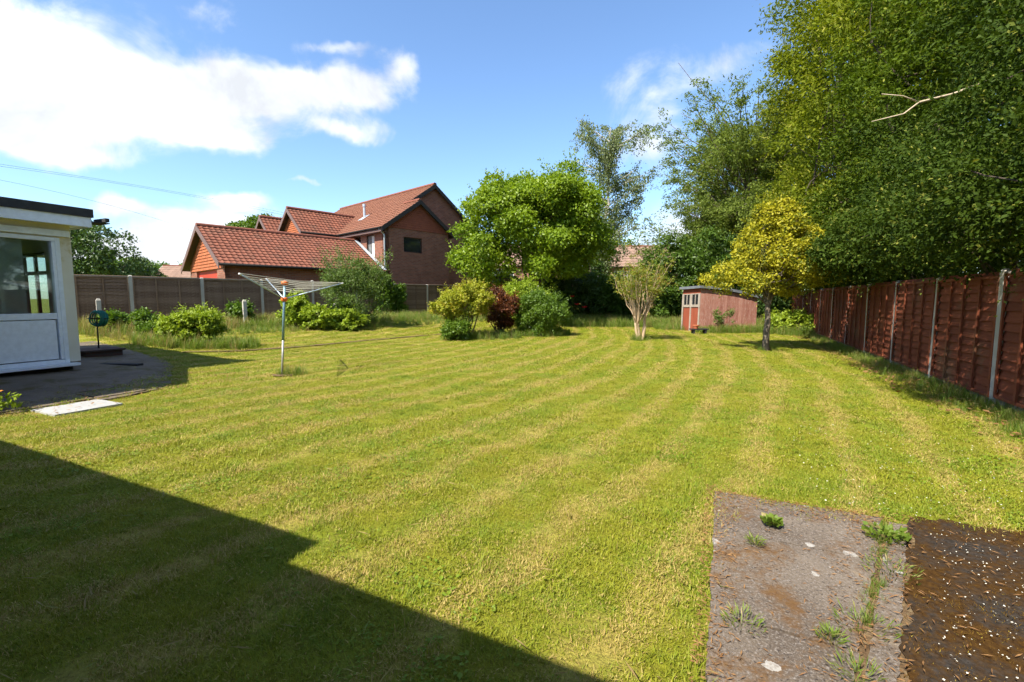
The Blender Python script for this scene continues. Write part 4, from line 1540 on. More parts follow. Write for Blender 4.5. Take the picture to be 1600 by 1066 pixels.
def tree(name, base, label, cat, ells, n_lobes, lobe_r, per, leaf, lmat, bark, trunk_r, trunk_top, n_limbs=10, group=None, aspect=0.55, lo=0.55, hi=1.0, jitter=0.9, flat=0.75,
         fold=0.25, gravity=-0.15, keep=None, spread=0.28, trunk_lean=(0, 0), twigs=0, parts=('trunk', 'crown'), droop=0.0, sprigs=0, sprig_len=0.4, bimodal=False, hollow=-0.9):
    """a thing with a trunk (limbs and all) and a crown of single leaves; ells are given relative to the base"""
    root = empty(name, base, 0, label, cat, group)
    cent, od = lobes_in(ells, n_lobes, lo, hi, 0.15, bimodal)
    rad = lobe_r * (0.6 + 0.8 * rng.random(n_lobes))
    if bimodal:      # hollows between the boughs: outer tufts are missing there
        g = 2 * math.pi / (lobe_r * 4.2)
        ph = rng.random(6) * 6.283
        mac = np.sin(cent[:, 0] * g + ph[0] + 1.2 * np.sin(cent[:, 2] * g * 0.6 + ph[1])) + np.sin(cent[:, 1] * g * 0.9 + ph[2]) + np.sin(cent[:, 2] * g * 1.1 + ph[3] + 1.2 * np.sin(cent[:, 0] * g * 0.7 + ph[4]))
        outer = np.zeros(len(cent), dtype=bool)
        best = np.full(len(cent), 9.0)
        for (c0, r0) in ells:
            best = np.minimum(best, np.linalg.norm((cent - np.array(c0)) / np.array(r0), axis=1))
        outer = best > 0.84
        k = ~(outer & (mac < hollow))
        cent, od, rad = cent[k], od[k], rad[k]
    if keep is not None:
        k = np.array([keep(c) for c in cent])
        cent, od, rad = cent[k], od[k], rad[k]
    tb_ = MB()
    top = Vector((trunk_lean[0], trunk_lean[1], trunk_top))
    limb(tb_, (0, 0, -0.1), top, trunk_r, trunk_r * 0.62, 0.03, 8, 9)
    order = rng.permutation(len(cent))[:n_limbs]
    for i in order:
        f = random.uniform(0.6, 1.0)
        st_ = top * f
        limb(tb_, st_, tuple(cent[i]), trunk_r * 0.42 * (1.2 - 0.5 * f), trunk_r * 0.07, 0.12, 6, 6)
    for i in rng.permutation(len(cent))[:twigs]:
        j = order[random.randrange(len(order))]
        a = Vector(cent[j]).lerp(top, 0.35)
        limb(tb_, a, tuple(cent[i]), trunk_r * 0.12, 0.008, 0.12, 4, 5)
    tb_.build(parts[0], bark, root, smooth=True)
    P, Dn, S, ti, Nn = lobe_leaves(cent, od, rad, per, leaf, jitter, flat, spread, gravity)
    if sprigs:
        i_ = rng.integers(0, len(cent), sprigs)
        d_ = unit(od[i_] * 0.9 + sphere_dirs(sprigs) * 0.8 + np.array([0, 0, 0.25]))
        a_ = cent[i_] + d_ * rad[i_][:, None] * 0.8
        ln_ = sprig_len * (0.5 + rng.random(sprigs))
        k_ = 14
        tt = np.tile(np.linspace(0.05, 1, k_), sprigs)
        r_ = np.repeat(np.arange(sprigs), k_)
        Ps = a_[r_] + d_[r_] * (ln_[r_] * tt)[:, None] + rng.normal(size=(sprigs * k_, 3)) * leaf * 0.4 - np.array([0, 0, 1.0]) * (0.25 * ln_[r_] * tt ** 2)[:, None]
        Ds = d_[r_] * 0.8 + rng.normal(size=(sprigs * k_, 3)) * 0.6
        P, Dn = np.concatenate([P, Ps]), np.concatenate([Dn, Ds])
        S = np.concatenate([S, leaf * (1.05 - 0.45 * tt) * (0.7 + 0.5 * rng.random(sprigs * k_))])
        ti = np.concatenate([ti, np.clip(0.62 + 0.38 * rng.random(sprigs * k_), 0, 1)])
        Nn = np.concatenate([Nn, np.array([0, 0, 1.0]) + rng.normal(size=(sprigs * k_, 3)) * 0.6])
    leaf_object(parts[1], P, Dn, S, lmat, root, aspect, fold, ti, droop, Nn)
    return root


def E(x, y, z, rx, ry, rz):
    return ((x, y, z), (rx, ry, rz))


def gp3(x, y):
    return (x, y, float(gz(x, y)))


# ---- the big round tree
tree('round_tree', gp3(0.95, 22.0), 'large rounded bright green tree in the middle behind the shrubs', 'tree',
     [E(-0.3, 0, 4.2, 2.95, 2.7, 2.3), E(0.9, -0.2, 5.1, 2.2, 2.2, 1.85), E(-2.4, -0.3, 2.8, 1.0, 1.1, 1.0), E(1.7, 0, 3.3, 1.3, 1.4, 1.2), E(-1.1, 0, 5.4, 1.5, 1.5, 1.25)],
     165, 0.76, 480, 0.135, L_oak, bark_dark, 0.26, 2.6, 14, aspect=0.62, lo=0.5, hi=1.15, flat=0.62, twigs=20, spread=0.25, bimodal=True, sprigs=420, sprig_len=0.6)

# ---- weeping birch
root = empty('silver_birch', gp3(6.2, 33.0), 0, 'thin airy weeping birch rising behind the round tree', 'tree')
tb_ = MB()
limb(tb_, (0, 0, -0.1), (0.6, 0, 12.6), 0.20, 0.03, 0.03, 12, 8)
Pl, Dl, Sl = [], [], []
for k in range(64):
    z = 2.4 + 9.9 * (k / 64)
    an = rng.random() * 2 * math.pi
    ln = (1.0 + 2.1 * math.sin(math.pi * min(1, (z - 1.4) / 12.2))) * (0.7 + 0.5 * rng.random())
    a = Vector((0.6 * z / 12.6, 0, z))
    tip = a + Vector((math.cos(an) * ln, math.sin(an) * ln, 0.9 + 0.9 * rng.random()))
    pts = limb(tb_, a, tip, 0.04, 0.01, 0.08, 5, 5)
    for _ in range(10):
        s = pts[random.randint(1, len(pts) - 1)]
        hang = 0.35 + 1.35 * rng.random() ** 2.0
        dx, dy = rng.normal(0, 0.25), rng.normal(0, 0.25)
        npl = int(44 * hang) + 10
        tt = rng.random(npl)
        base_ = np.array(s)
        P = base_ + np.stack([dx * tt + rng.normal(0, .15, npl), dy * tt + rng.normal(0, .15, npl), 0.15 - hang * tt ** 1.2 + rng.normal(0, .05, npl)], 1)
        Pl.append(P)
        D = rng.normal(size=(npl, 3)) * 0.6 + np.array([0, 0, -1.0])
        Dl.append(D)
        Sl.append(0.13 * (0.7 + 0.6 * rng.random(npl)))
tb_.build('trunk', bark_birch, root, smooth=True)
leaf_object('crown', np.concatenate(Pl), np.concatenate(Dl), np.concatenate(Sl), L_birch, root, 0.62)

# ---- feathery tree behind the shed
root = empty('feathery_tree', gp3(14.6, 30.0), 0, 'tall feathery pale green tree with open twigs behind the shed', 'tree')
tb_ = MB()
limb(tb_, (0, 0, -0.1), (0.3, 0, 9.0), 0.34, 0.12, 0.03, 9, 8)
Pl, Dl, Sl = [], [], []
for k in range(210):
    z0 = 3.0 + 7.0 * rng.random()
    an = rng.random() * 2 * math.pi
    el = rng.uniform(-0.15, 0.9)
    ln = 2.8 + 3.0 * rng.random()
    if math.cos(an) < -0.2:
        ln *= 1.12
    d = Vector((math.cos(an) * math.cos(el), math.sin(an) * math.cos(el), math.sin(el)))
    a = Vector((0.3 * z0 / 9, 0, z0))
    tip = a + d * ln + Vector((0, 0, 0.4))
    if z0 > 7:
        tip += Vector((0, 0, 2.4 * rng.random()))
    pts = limb(tb_, a, tip, 0.055, 0.012, 0.10, 6, 5)
    for _ in range(9):
        s = np.array(pts[random.randint(2, len(pts) - 1)])
        dd_ = np.array([d.x, d.y, 0.2]) * 0.8 + rng.normal(size=3) * 0.5
        npl = 62
        tt = rng.random(npl)
        P = s + dd_ * tt[:, None] * 0.95 + rng.normal(size=(npl, 3)) * np.array([0.15, 0.15, 0.10]) - np.array([0, 0, 0.25]) * (tt ** 2)[:, None]
        Pl.append(P)
        Dl.append(np.tile(dd_, (npl, 1)) + rng.normal(size=(npl, 3)) * 0.7)
        Sl.append(0.16 * (0.6 + 0.7 * rng.random(npl)))
tb_.build('trunk', bark_grey, root, smooth=True)
fc, fo = lobes_in([E(-0.2, 0, 8.3, 3.4, 2.8, 4.2), E(-0.4, 0, 5.2, 3.4, 2.6, 2.6)], 130, 0.45, 1.05)
fP, fD, fS, fT, fN = lobe_leaves(fc, fo, 0.75 * (0.6 + 0.8 * rng.random(len(fc))), 150, 0.17, 0.9, 0.6, 0.4)
Pl.append(fP)
Dl.append(fD)
Sl.append(fS)
leaf_object('crown', np.concatenate(Pl), np.concatenate(Dl), np.concatenate(Sl), L_feather, root, 0.4)

# ---- the tall green wall of trees behind the right-hand fence
def right_tree(m_, n_, label, ells, n_lobes, lobe_r, per, leaf, lmat, trunk_r, top, aspect, flat=0.7, limbs=10, jitter=0.9):
    p = mn(m_, n_)
    rel = []
    for (dm, dn, z, rm, rn, rz_) in ells:
        q = mn(dm, dn)
        rel.append(((q.x, q.y, z), (rm, rn, rz_)))
    # keep the leaves on the neighbour's side of the panels below the fence top
    def keep(c):
        mm = (c[0] + p.x) * GC - (c[1] + p.y) * GS
        nn_ = (c[0] + p.x) * GS + (c[1] + p.y) * GC
        if mm < 3.05 + lobe_r * 1.15 and c[2] < 1.58 + lobe_r * 0.6 and nn_ < 26:
            return False
        return mm < 8.2
    return tree('tall_tree', (p.x, p.y, 0), label, 'tree', rel, n_lobes, lobe_r, per, leaf, lmat, bark_dark, trunk_r, top, limbs, 'tall trees behind the right fence',
                aspect=aspect, lo=0.5, hi=1.18, flat=flat, keep=keep, bimodal=True, spread=0.35, jitter=jitter, twigs=14, sprigs=n_lobes * 2, sprig_len=lobe_r * 1.0)


right_tree(4.9, 26.5, 'tall yellow green evergreen whose lit edge meets the sky at the right', [(0, 0, 9.5, 2.5, 2.7, 9.0), (-0.3, -0.3, 14, 2.2, 2.4, 5.0), (-0.3, 0, 4.0, 2.5, 2.6, 3.0)],
           380, 0.84, 180, 0.19, L_ever, 0.3, 9, 0.36, 0.72)
right_tree(4.6, 20.2, 'yellow green evergreen right of the tallest one, behind the far fence panels', [(0, 0, 8.2, 2.6, 3.3, 7.6), (-0.6, 0, 3.8, 2.5, 3.3, 2.4), (0, 0.5, 12.5, 2.3, 2.6, 3.2)],
           360, 0.78, 190, 0.16, L_ever, 0.28, 8, 0.38, 0.72)
right_tree(4.6, 14.6, 'dark leafy tree overhanging the middle of the right fence', [(-0.5, 0, 3.0, 1.2, 3.2, 1.5), (0.2, 0, 5.5, 1.8, 3.2, 3.2), (1.0, 0.4, 8.5, 2.0, 2.8, 2.8)],
           420, 0.62, 240, 0.11, L_mid, 0.22, 6, 0.46, 0.62)
right_tree(4.5, 10.0, 'dense dark hedge tree with a bare branch above the near fence panels', [(-0.5, 0, 2.9, 1.1, 2.9, 1.4), (0.2, 0, 4.8, 1.5, 2.9, 2.4), (1.0, 0, 7.0, 1.8, 2.6, 2.4)],
           450, 0.50, 260, 0.08, L_hedge, 0.2, 5, 0.46, 0.62)
right_tree(4.4, 5.8, 'darkest tall hedge tree filling the upper right corner', [(-0.5, 0, 2.8, 1.05, 2.7, 1.3), (0.2, 0, 4.3, 1.35, 2.7, 2.0), (0.9, 0, 6.0, 1.6, 2.4, 1.8)],
           450, 0.42, 255, 0.062, L_hedge, 0.18, 5, 0.48, 0.62)
right_tree(4.6, 2.4, 'hedge tree at the right edge of the picture beside the nearest fence panels', [(0, 0, 4.2, 1.5, 2.4, 3.4), (-0.7, 0, 2.8, 1.1, 2.4, 1.2)],
           200, 0.42, 180, 0.075, L_hedge, 0.16, 5, 0.52)
# low shrubs whose leafy fringe hangs over the fence top
for i, (n_, lab) in enumerate(((19.5, 'low leafy shrub spilling over the fence behind the golden tree'), (15.2, 'low leafy shrub spilling over the middle fence panels'), (11.4, 'low leafy shrub spilling over the fence nearer the camera'), (8.0, 'low leafy shrub spilling over the near fence panels'), (5.0, 'low leafy shrub spilling over the fence at the right edge'))):
    right_tree((3.6, 3.5, 3.35, 3.3, 3.3)[i], n_, lab, [(-0.2, 0, 2.3, 0.85, 2.2, 0.62)], 220, 0.26, 140, (0.10, 0.09, 0.075, 0.06, 0.052)[i], L_hedge, 0.06, 1.9, 0.5, 0.75, 6)

# bare branch catching the sun
m = MB()
bx0 = Vector((7.35, 7.6, 3.0))
def A3(px, py, Y):
    a, b = (px - 800) / 720, (533 - py) / 720
    p = R(5.24)
    d = Vector((a, math.cos(p) + b * math.sin(p), -math.sin(p) + b * math.cos(p)))
    return Vector((0, 0, 1.3)) + d * (Y / d.y)


fork = A3(1436, 160, 6.5)
tipA = A3(1378, 147, 6.4)
tipB = A3(1362, 190, 6.35)
rootp = A3(1560, 120, 9.2)
m.tube([rootp, A3(1490, 147, 7.2), A3(1465, 153, 6.8), fork], [0.024, 0.020, 0.018, 0.015], 7)
m.tube([fork, A3(1410, 150, 6.45), tipA], [0.011, 0.009, 0.005], 6)
m.tube([fork, A3(1412, 178, 6.42), tipB], [0.012, 0.009, 0.004], 6)
o = m.build('bare_branch', bark_bare, None, smooth=True)
tag(o, 'pale bare forked branch sticking out of the dark hedge tree', 'branch')

# ---- golden tree on the lawn
tree('golden_tree', (6.48, 11.68, 0), 'small golden yellow leaved tree on a bare trunk near the right fence', 'tree',
     [E(-0.05, 0, 1.80, 1.40, 1.3, 0.40), E(0.0, 0, 2.2, 1.20, 1.15, 0.48), E(0.08, 0, 2.65, 0.92, 0.88, 0.50), E(0.15, 0, 3.05, 0.62, 0.6, 0.45), E(0.22, 0, 3.4, 0.36, 0.36, 0.36)],
     190, 0.22, 150, 0.066, L_gold, bark_grey, 0.088, 1.45, 18, aspect=0.62, lo=0.55, flat=0.7, fold=0.35, twigs=60, sprigs=300, sprig_len=0.22)

# ---- small multi-stemmed tree
root = empty('multi_stem_tree', (4.08, 14.63, 0), 0, 'small vase shaped tree with many pale bare stems on the lawn', 'tree')
tb_ = MB()
Pl, Dl, Sl = [], [], []
for k in range(5):
    an = k * 2 * math.pi / 5 + 0.4
    a = Vector((0.06 * math.cos(an), 0.06 * math.sin(an), -0.05))
    b1 = Vector((0.22 * math.cos(an) * (1.3 if k % 2 else 0.7), 0.20 * math.sin(an), 0.50 + 0.2 * rng.random()))
    limb(tb_, a, b1, 0.050, 0.034, 0.06, 5, 8)
    for j in range(9):
        an2 = an + rng.normal(0, 0.75)
        sp_ = 0.20 + 0.50 * rng.random()
        c_ = b1 + Vector((math.cos(an2) * sp_ * 0.5, math.sin(an2) * sp_ * 0.5, 0.55 + 0.25 * rng.random()))
        e_ = c_ + Vector((math.cos(an2) * sp_ * 0.75, math.sin(an2) * sp_ * 0.7, 0.50 + 0.72 * rng.random()))
        limb(tb_, b1 - Vector((0, 0, 0.02)), c_, 0.016, 0.011, 0.06, 4, 6)
        pts = limb(tb_, c_, e_, 0.013, 0.004, 0.08, 5, 5)
        for q in range(8):
            s = np.array(pts[random.randint(1, len(pts) - 1)])
            npl = 14
            dd_ = rng.normal(size=3) * np.array([1, 1, 0.4])
            P = s + dd_ * rng.random(npl)[:, None] * 0.19 + rng.normal(size=(npl, 3)) * 0.045
            Pl.append(P)
            Dl.append(np.tile(dd_, (npl, 1)) + rng.normal(size=(npl, 3)) * 0.7)
            Sl.append(0.075 * (0.6 + 0.8 * rng.random(npl)))
tb_.build('trunk', bark_cream, root, smooth=True)
leaf_object('crown', np.concatenate(Pl), np.concatenate(Dl), np.concatenate(Sl), L_thin, root, 0.36)

# ---- shrubs in the middle of the lawn
def shrub(name, base, label, ells, n_lobes, lobe_r, per, leaf, lmat, aspect=0.55, stems=8, bark=bark_dark, cat='shrub', group=None, flat=0.75, lo=0.5, jitter=0.9, gravity=-0.1, stem_r=0.02):
    root = empty(name, base, 0, label, cat, group)
    cent, od = lobes_in(ells, n_lobes, lo, 1.0)
    k = cent[:, 2] > 0.04
    cent, od = cent[k], od[k]
    rad = lobe_r * (0.7 + 0.6 * rng.random(len(cent)))
    t_ = MB()
    for i in rng.permutation(len(cent))[:stems]:
        limb(t_, (random.uniform(-.12, .12), random.uniform(-.12, .12), -0.05), tuple(cent[i]), stem_r, stem_r * 0.3, 0.12, 5, 5)
    t_.build('stems', bark, root, smooth=True)
    P, Dn, S, ti, Nn = lobe_leaves(cent, od, rad, per, leaf, jitter, flat, 0.35, gravity)
    ns_ = len(cent) * 3
    i_ = rng.integers(0, len(cent), ns_)
    d_ = unit(od[i_] + sphere_dirs(ns_) * 0.8 + np.array([0, 0, 0.3]))
    a_ = cent[i_] + d_ * rad[i_][:, None] * 0.85
    k_ = 9
    tt = np.tile(np.linspace(0.05, 1, k_), ns_)
    r_ = np.repeat(np.arange(ns_), k_)
    ln_ = lobe_r * (0.4 + 0.9 * rng.random(ns_))
    P = np.concatenate([P, a_[r_] + d_[r_] * (ln_[r_] * tt)[:, None] + rng.normal(size=(ns_ * k_, 3)) * leaf * 0.35])
    Dn = np.concatenate([Dn, d_[r_] * 0.8 + rng.normal(size=(ns_ * k_, 3)) * 0.6])
    S = np.concatenate([S, leaf * (1.0 - 0.4 * tt) * (0.7 + 0.5 * rng.random(ns_ * k_))])
    ti = np.concatenate([ti, 0.5 + 0.5 * rng.random(ns_ * k_)])
    Nn = np.concatenate([Nn, np.array([0, 0, 1.0]) + rng.normal(size=(ns_ * k_, 3)) * 0.6])
    ok = P[:, 2] > 0.01
    leaf_object('foliage', P[ok], Dn[ok], S[ok], lmat, root, aspect, 0.25, ti[ok], 0.0, Nn[ok])
    return root


shrub('round_shrub', (1.05, 16.5, 0), 'dense round mid green shrub at the centre of the lawn', [E(0, 0, 0.72, 0.92, 0.85, 0.80)], 120, 0.24, 130, 0.075, L_bush, 0.5, 8)
shrub('round_shrub', (0.45, 17.9, 0), 'taller pale green shrub behind the dense round one', [E(0.05, 0, 1.05, 1.0, 0.7, 0.75)], 80, 0.28, 110, 0.10, L_lime, 0.6, 8)
shrub('yellow_acer', (-1.5, 15.0, 0.01), 'yellow green acer with spreading crown left of the red one', [E(-0.1, 0, 1.15, 0.95, 0.8, 0.38), E(0.25, 0, 1.40, 0.5, 0.5, 0.30), E(-0.65, 0, 1.0, 0.45, 0.5, 0.28)],
      95, 0.20, 120, 0.070, L_acer, 0.75, 16, bark_grey, stem_r=0.026)
shrub('leafy_shrub', (-1.75, 14.55, 0.01), 'small green leafy shrub under the yellow acer', [E(0, 0, 0.3, 0.40, 0.38, 0.30)], 34, 0.16, 80, 0.075, L_bush, 0.65, 5)
shrub('red_acer', (-0.42, 16.3, 0.01), 'dark red bronze acer between yellow acer and round shrub', [E(0.05, 0, 0.85, 0.58, 0.6, 0.58), E(-0.2, 0.1, 1.40, 0.36, 0.4, 0.24)],
      70, 0.20, 125, 0.070, L_redacer, 0.7, 16, bark_dark, stem_r=0.022)

# ---- left border
shrub('low_bush', gp3(-8.3, 11.9), 'low mounded lime green bush at the left edge of the lawn', [E(0, 0, 0.38, 0.76, 0.5, 0.36), E(0.15, 0.1, 0.52, 0.5, 0.4, 0.24)], 90, 0.16, 110, 0.085, L_lime, 0.6, 8, flat=0.6)
shrub('feathery_bush', gp3(-5.7, 17.0), 'large feathery grey green bush with upright sprays by the left fence',
      [E(0, 0, 0.95, 0.95, 0.8, 0.85), E(-0.1, 0, 1.65, 0.6, 0.6, 0.55), E(-0.7, 0, 1.35, 0.5, 0.5, 0.4), E(0.55, 0, 1.35, 0.45, 0.5, 0.4)], 120, 0.24, 130, 0.070, L_cean, 0.32, 14, stem_r=0.018, jitter=0.7, gravity=0.5)
# its upright sprays
root = bpy.data.objects['feathery_bush']
t_ = MB()
Pl, Dl, Sl = [], [], []
for k in range(46):
    an = rng.random() * 6.283
    a = Vector((0.5 * math.cos(an), 0.4 * math.sin(an), 1.1 + 0.4 * rng.random()))
    e = a + Vector((0.55 * math.cos(an) + rng.normal(0, .15), 0.4 * math.sin(an), 0.35 + 0.75 * rng.random()))
    pts = limb(t_, a, e, 0.008, 0.003, 0.1, 5, 4)
    for p_ in pts[1:]:
        npl = 16
        Pl.append(np.array(p_) + rng.normal(size=(npl, 3)) * 0.07)
        Dl.append(np.tile(np.array(e - a), (npl, 1)) + rng.normal(size=(npl, 3)) * 0.5)
        Sl.append(0.07 * (0.6 + 0.8 * rng.random(npl)))
t_.build('sprays', bark_grey, root, smooth=True)
root.scale = (1.12, 1.12, 1.15)
leaf_object('spray_leaves', np.concatenate(Pl), np.concatenate(Dl), np.concatenate(Sl), L_cean, root, 0.32)

ivy_spots = [(-4.35, 20.2, 1.05, 0.34, 'ivy column climbing the dark fence right of the feathery bush'), (-3.70, 20.75, 0.75, 0.28, 'shorter ivy clump on the dark fence beside the ivy column')]
for (x, y, h, w_, lab) in ivy_spots:
    # stand just in front of the panels
    q = 0.74 * (x + 12.5) - 0.673 * (y - 15.2)
    x2, y2 = x - 0.74 * (q - 0.32), y + 0.673 * (q - 0.32)
    shrub('ivy_climber', (x2, y2, 0.43), lab, [E(0, 0, h * 0.8, w_, 0.2, h * 0.85), E(0.05, 0, h * 1.5, w_ * 1.1, 0.22, 0.3)], 60, 0.15, 80, 0.10, L_bush, 0.75, 4, cat='climber', group='ivy on the left fence', gravity=-0.5)
border = [
    (-6.6, 15.6, 0.70, 0.55, 0.46, L_lime, 0.12, 'broad leaved lime plant right of the airer pole in the border'),
    (-7.3, 15.6, 0.45, 0.50, 0.60, L_lime, 0.11, 'bramble like leafy plant behind the airer pole'),
    (-5.7, 15.9, 0.50, 0.45, 0.36, L_lime, 0.11, 'low leafy lime plant at the foot of the feathery bush'),
    (-6.0, 16.6, 0.45, 0.4, 0.62, L_bush, 0.10, 'taller leafy plant between airer and feathery bush'),
    (-10.6, 13.3, 0.30, 0.28, 0.28, L_bush, 0.11, 'broad leaved plant beside the concrete stub post'),
    (-11.3, 13.1, 0.30, 0.28, 0.24, L_bush, 0.11, 'dark leafy clump near the teal hose'),
    (-9.9, 12.7, 0.30, 0.22, 0.12, L_bush, 0.08, 'small ground hugging leafy clump left of the low bush'),
    (-9.35, 15.9, 0.35, 0.3, 0.45, L_bush, 0.10, 'leafy weeds behind the stub post left of the airer'),
    (-7.9, 16.9, 0.35, 0.25, 0.72, L_lime, 0.11, 'climbing rose shoots against the fence behind the airer'),
]
for (x, y, rx, ry, h, mt, lf, lab) in border:
    shrub('border_plant', gp3(x, y), lab, [E(0, 0, h * 0.8, rx, ry, h * 0.75)], 34, 0.14, 60, lf, mt, 0.75, 8, cat='plant', group='leafy plants in the left border', stem_r=0.008)

# ---- back of the garden
back = [
    (3.2, 25.5, 2.0, 1.4, 1.6, L_dark, 0.15, 'dark ivy covered shrub right of the round tree trunk'),
    (5.2, 26.0, 1.6, 1.3, 1.2, L_laurel, 0.15, 'glossy laurel at the back behind the multi stemmed tree'),
    (7.4, 26.5, 1.7, 1.3, 1.35, L_laurel, 0.15, 'glossy laurel at the back just left of the shed'),
    (9.4, 25.6, 1.8, 1.4, 1.9, L_dark, 0.15, 'dark shrub rising behind the red shed roof'),
    (12.2, 26.2, 2.0, 1.6, 2.4, L_dark, 0.15, 'big dark shrub behind the right end of the shed'),
    (13.0, 23.4, 1.3, 1.2, 1.15, L_dark, 0.15, 'dark bush in the far right corner behind the golden trunk'),
    (-0.6, 24.2, 1.5, 1.2, 1.0, L_bush, 0.15, 'green shrub below the round tree on its left'),
    (1.6, 24.4, 1.6, 1.2, 0.95, L_dark, 0.15, 'dark shrub below the round tree on its right'),
]
for (x, y, rx, ry, h, mt, lf, lab) in back:
    shrub('back_shrub', gp3(x, y), lab, [E(0, 0, h * 0.95, rx, ry, h)], 90, 0.42, 120, lf, mt, 0.6, 6, group='shrubs along the back of the garden', stem_r=0.03)
shrub('back_shrub', (8.9, 24.6, 0.0), 'tall mid green bush filling the gap left of the feathery tree', [E(0, 0, 2.2, 2.3, 1.5, 2.2), E(1.4, 0, 3.0, 1.6, 1.4, 1.7)], 120, 0.5, 130, 0.15, L_laurel, 0.55, 6, group='shrubs along the back of the garden', stem_r=0.04)
tree('ivy_tree', gp3(4.6, 27.5), 'ivy clad trunk standing in front of the far pale house', 'tree', [E(0, 0, 2.6, 0.65, 0.6, 2.2), E(0.1, 0, 4.6, 0.8, 0.7, 0.9)], 80, 0.32, 110, 0.14, L_dark, bark_dark, 0.14, 4.2, 8, aspect=0.7)
fr_ = [(11.2, 18.6, 0.62, 'bright leafy nettles at the right end of the shed'), (11.4, 16.6, 0.5, 'leafy green weeds at the foot of the far right fence'), (10.5, 17.4, 0.55, 'bright green weeds between shed and golden tree')]
for (x, y, r_, lab) in fr_:
    shrub('border_plant', (x, y, 0), lab, [E(0, 0, 0.35, r_ * 1.3, r_, 0.38)], 44, 0.16, 70, 0.12, L_lime, 0.7, 8, cat='plant', group='weeds by the shed', stem_r=0.008)
shrub('border_plant', (8.15, 17.95, 0), 'straggly climber against the red shed boards', [E(0, 0, 0.5, 0.45, 0.12, 0.45)], 16, 0.12, 24, 0.08, L_cean, 0.5, 12, bark_grey, cat='plant', group='weeds by the shed', stem_r=0.008)
# poppies
for k, (x, y, z) in enumerate(((2.95, 22.6, 1.28), (3.15, 22.3, 0.92), (3.5, 22.3, 0.80))):
    g_ = gp3(x, y)
    rt = empty('red_poppy', g_, 0, ('tallest red poppy right of the round shrub', 'middle red poppy right of the round shrub', 'lowest red poppy right of the round shrub')[k], 'flower', 'red poppies')
    m = MB()
    m.tube([(0, 0, 0), (0.02, 0, z * 0.6), (0, 0, z)], 0.006, 5)
    m.build('stem', MATS['leaf_bush'], rt)
    m = MB()
    for s in range(5):
        a = s * 2 * math.pi / 5
        c_, s_ = math.cos(a), math.sin(a)
        m.quad((0, 0, z), (0.1 * c_ - 0.07 * s_, 0.1 * s_ + 0.07 * c_, z + 0.05), (0.16 * c_, 0.16 * s_, z + 0.09), (0.1 * c_ + 0.07 * s_, 0.1 * s_ - 0.07 * c_, z + 0.05))
    m.build('petals', poppy_red, rt)

# ---- trees beyond the left fence
tree('dark_tree', gp3(-22.2, 25.0), 'dark round tree over the left fence next to the bungalow roof', 'tree', [E(0, 0, 2.7, 1.9, 1.7, 1.9)], 70, 0.55, 130, 0.15, L_dark, bark_dark, 0.16, 1.8, 8, 'trees beyond the left fence')
tree('dark_tree', gp3(-22.4, 28.2), 'lower dark tree over the left fence, right of its neighbour', 'tree', [E(0, 0, 1.7, 1.1, 1.1, 1.5)], 50, 0.4, 130, 0.15, L_dark, bark_dark, 0.14, 1.4, 8, 'trees beyond the left fence')
tree('dark_tree', gp3(-23.8, 24.6), 'taller dark tree mostly hidden behind the bungalow roof', 'tree', [E(0, 0, 3.3, 1.7, 1.7, 2.0)], 70, 0.55, 130, 0.15, L_dark, bark_dark, 0.16, 2.0, 8, 'trees beyond the left fence')
tree('garden_tree', gp3(-22.0, 34.0), 'small grey green tree in front of the distant bungalow roof', 'tree', [E(0, 0, 2.3, 1.0, 1.0, 1.1), E(0, 0, 3.3, 0.35, 0.35, 0.5)], 34, 0.4, 90, 0.16, L_cean, bark_dark, 0.1, 1.4, 6, 'trees beyond the left fence')
tree('garden_tree', gp3(-24.5, 46.0), 'pale green tree top showing above the garage ridge', 'tree', [E(0, 0, 6.3, 3.4, 2.5, 2.6)], 70, 0.75, 120, 0.26, L_bush, bark_dark, 0.2, 4.5, 10, 'trees beyond the left fence')
for k, (x, y, h, r_) in enumerate(((-47, 72, 6.5, 4.5), (-55, 74, 6.2, 4.5), (-62, 70, 7.0, 5), (-36, 78, 6.5, 4), (-70, 72, 6.5, 5))):
    tree('distant_tree', gp3(x, y), ('second', 'third', 'fourth', 'first', 'fifth')[k] + ' from the garage in the distant tree line at left', 'tree', [E(0, 0, h * 0.62, r_, 3, h * 0.42)], 60, 1.1, 80, 0.45, L_bush, bark_dark, 0.25, h * 0.45, 6, 'distant trees at left')
for k, (x, y, h, r_, lab) in enumerate(((18.5, 36, 9.5, 4.2, 'background tree filling the view right of the feathery tree'), (11.0, 52, 7.0, 4.5, 'background tree beyond the far pale house'), (22.0, 33.0, 13, 4.5, 'tall background tree behind the evergreens'))):
    tree('distant_tree', gp3(x, y), lab, 'tree', [E(0, 0, h * 0.6, r_, 3.2, h * 0.45)], 90, 1.0, 110, 0.32, L_bush, bark_dark, 0.25, h * 0.45, 8, 'background trees at right')

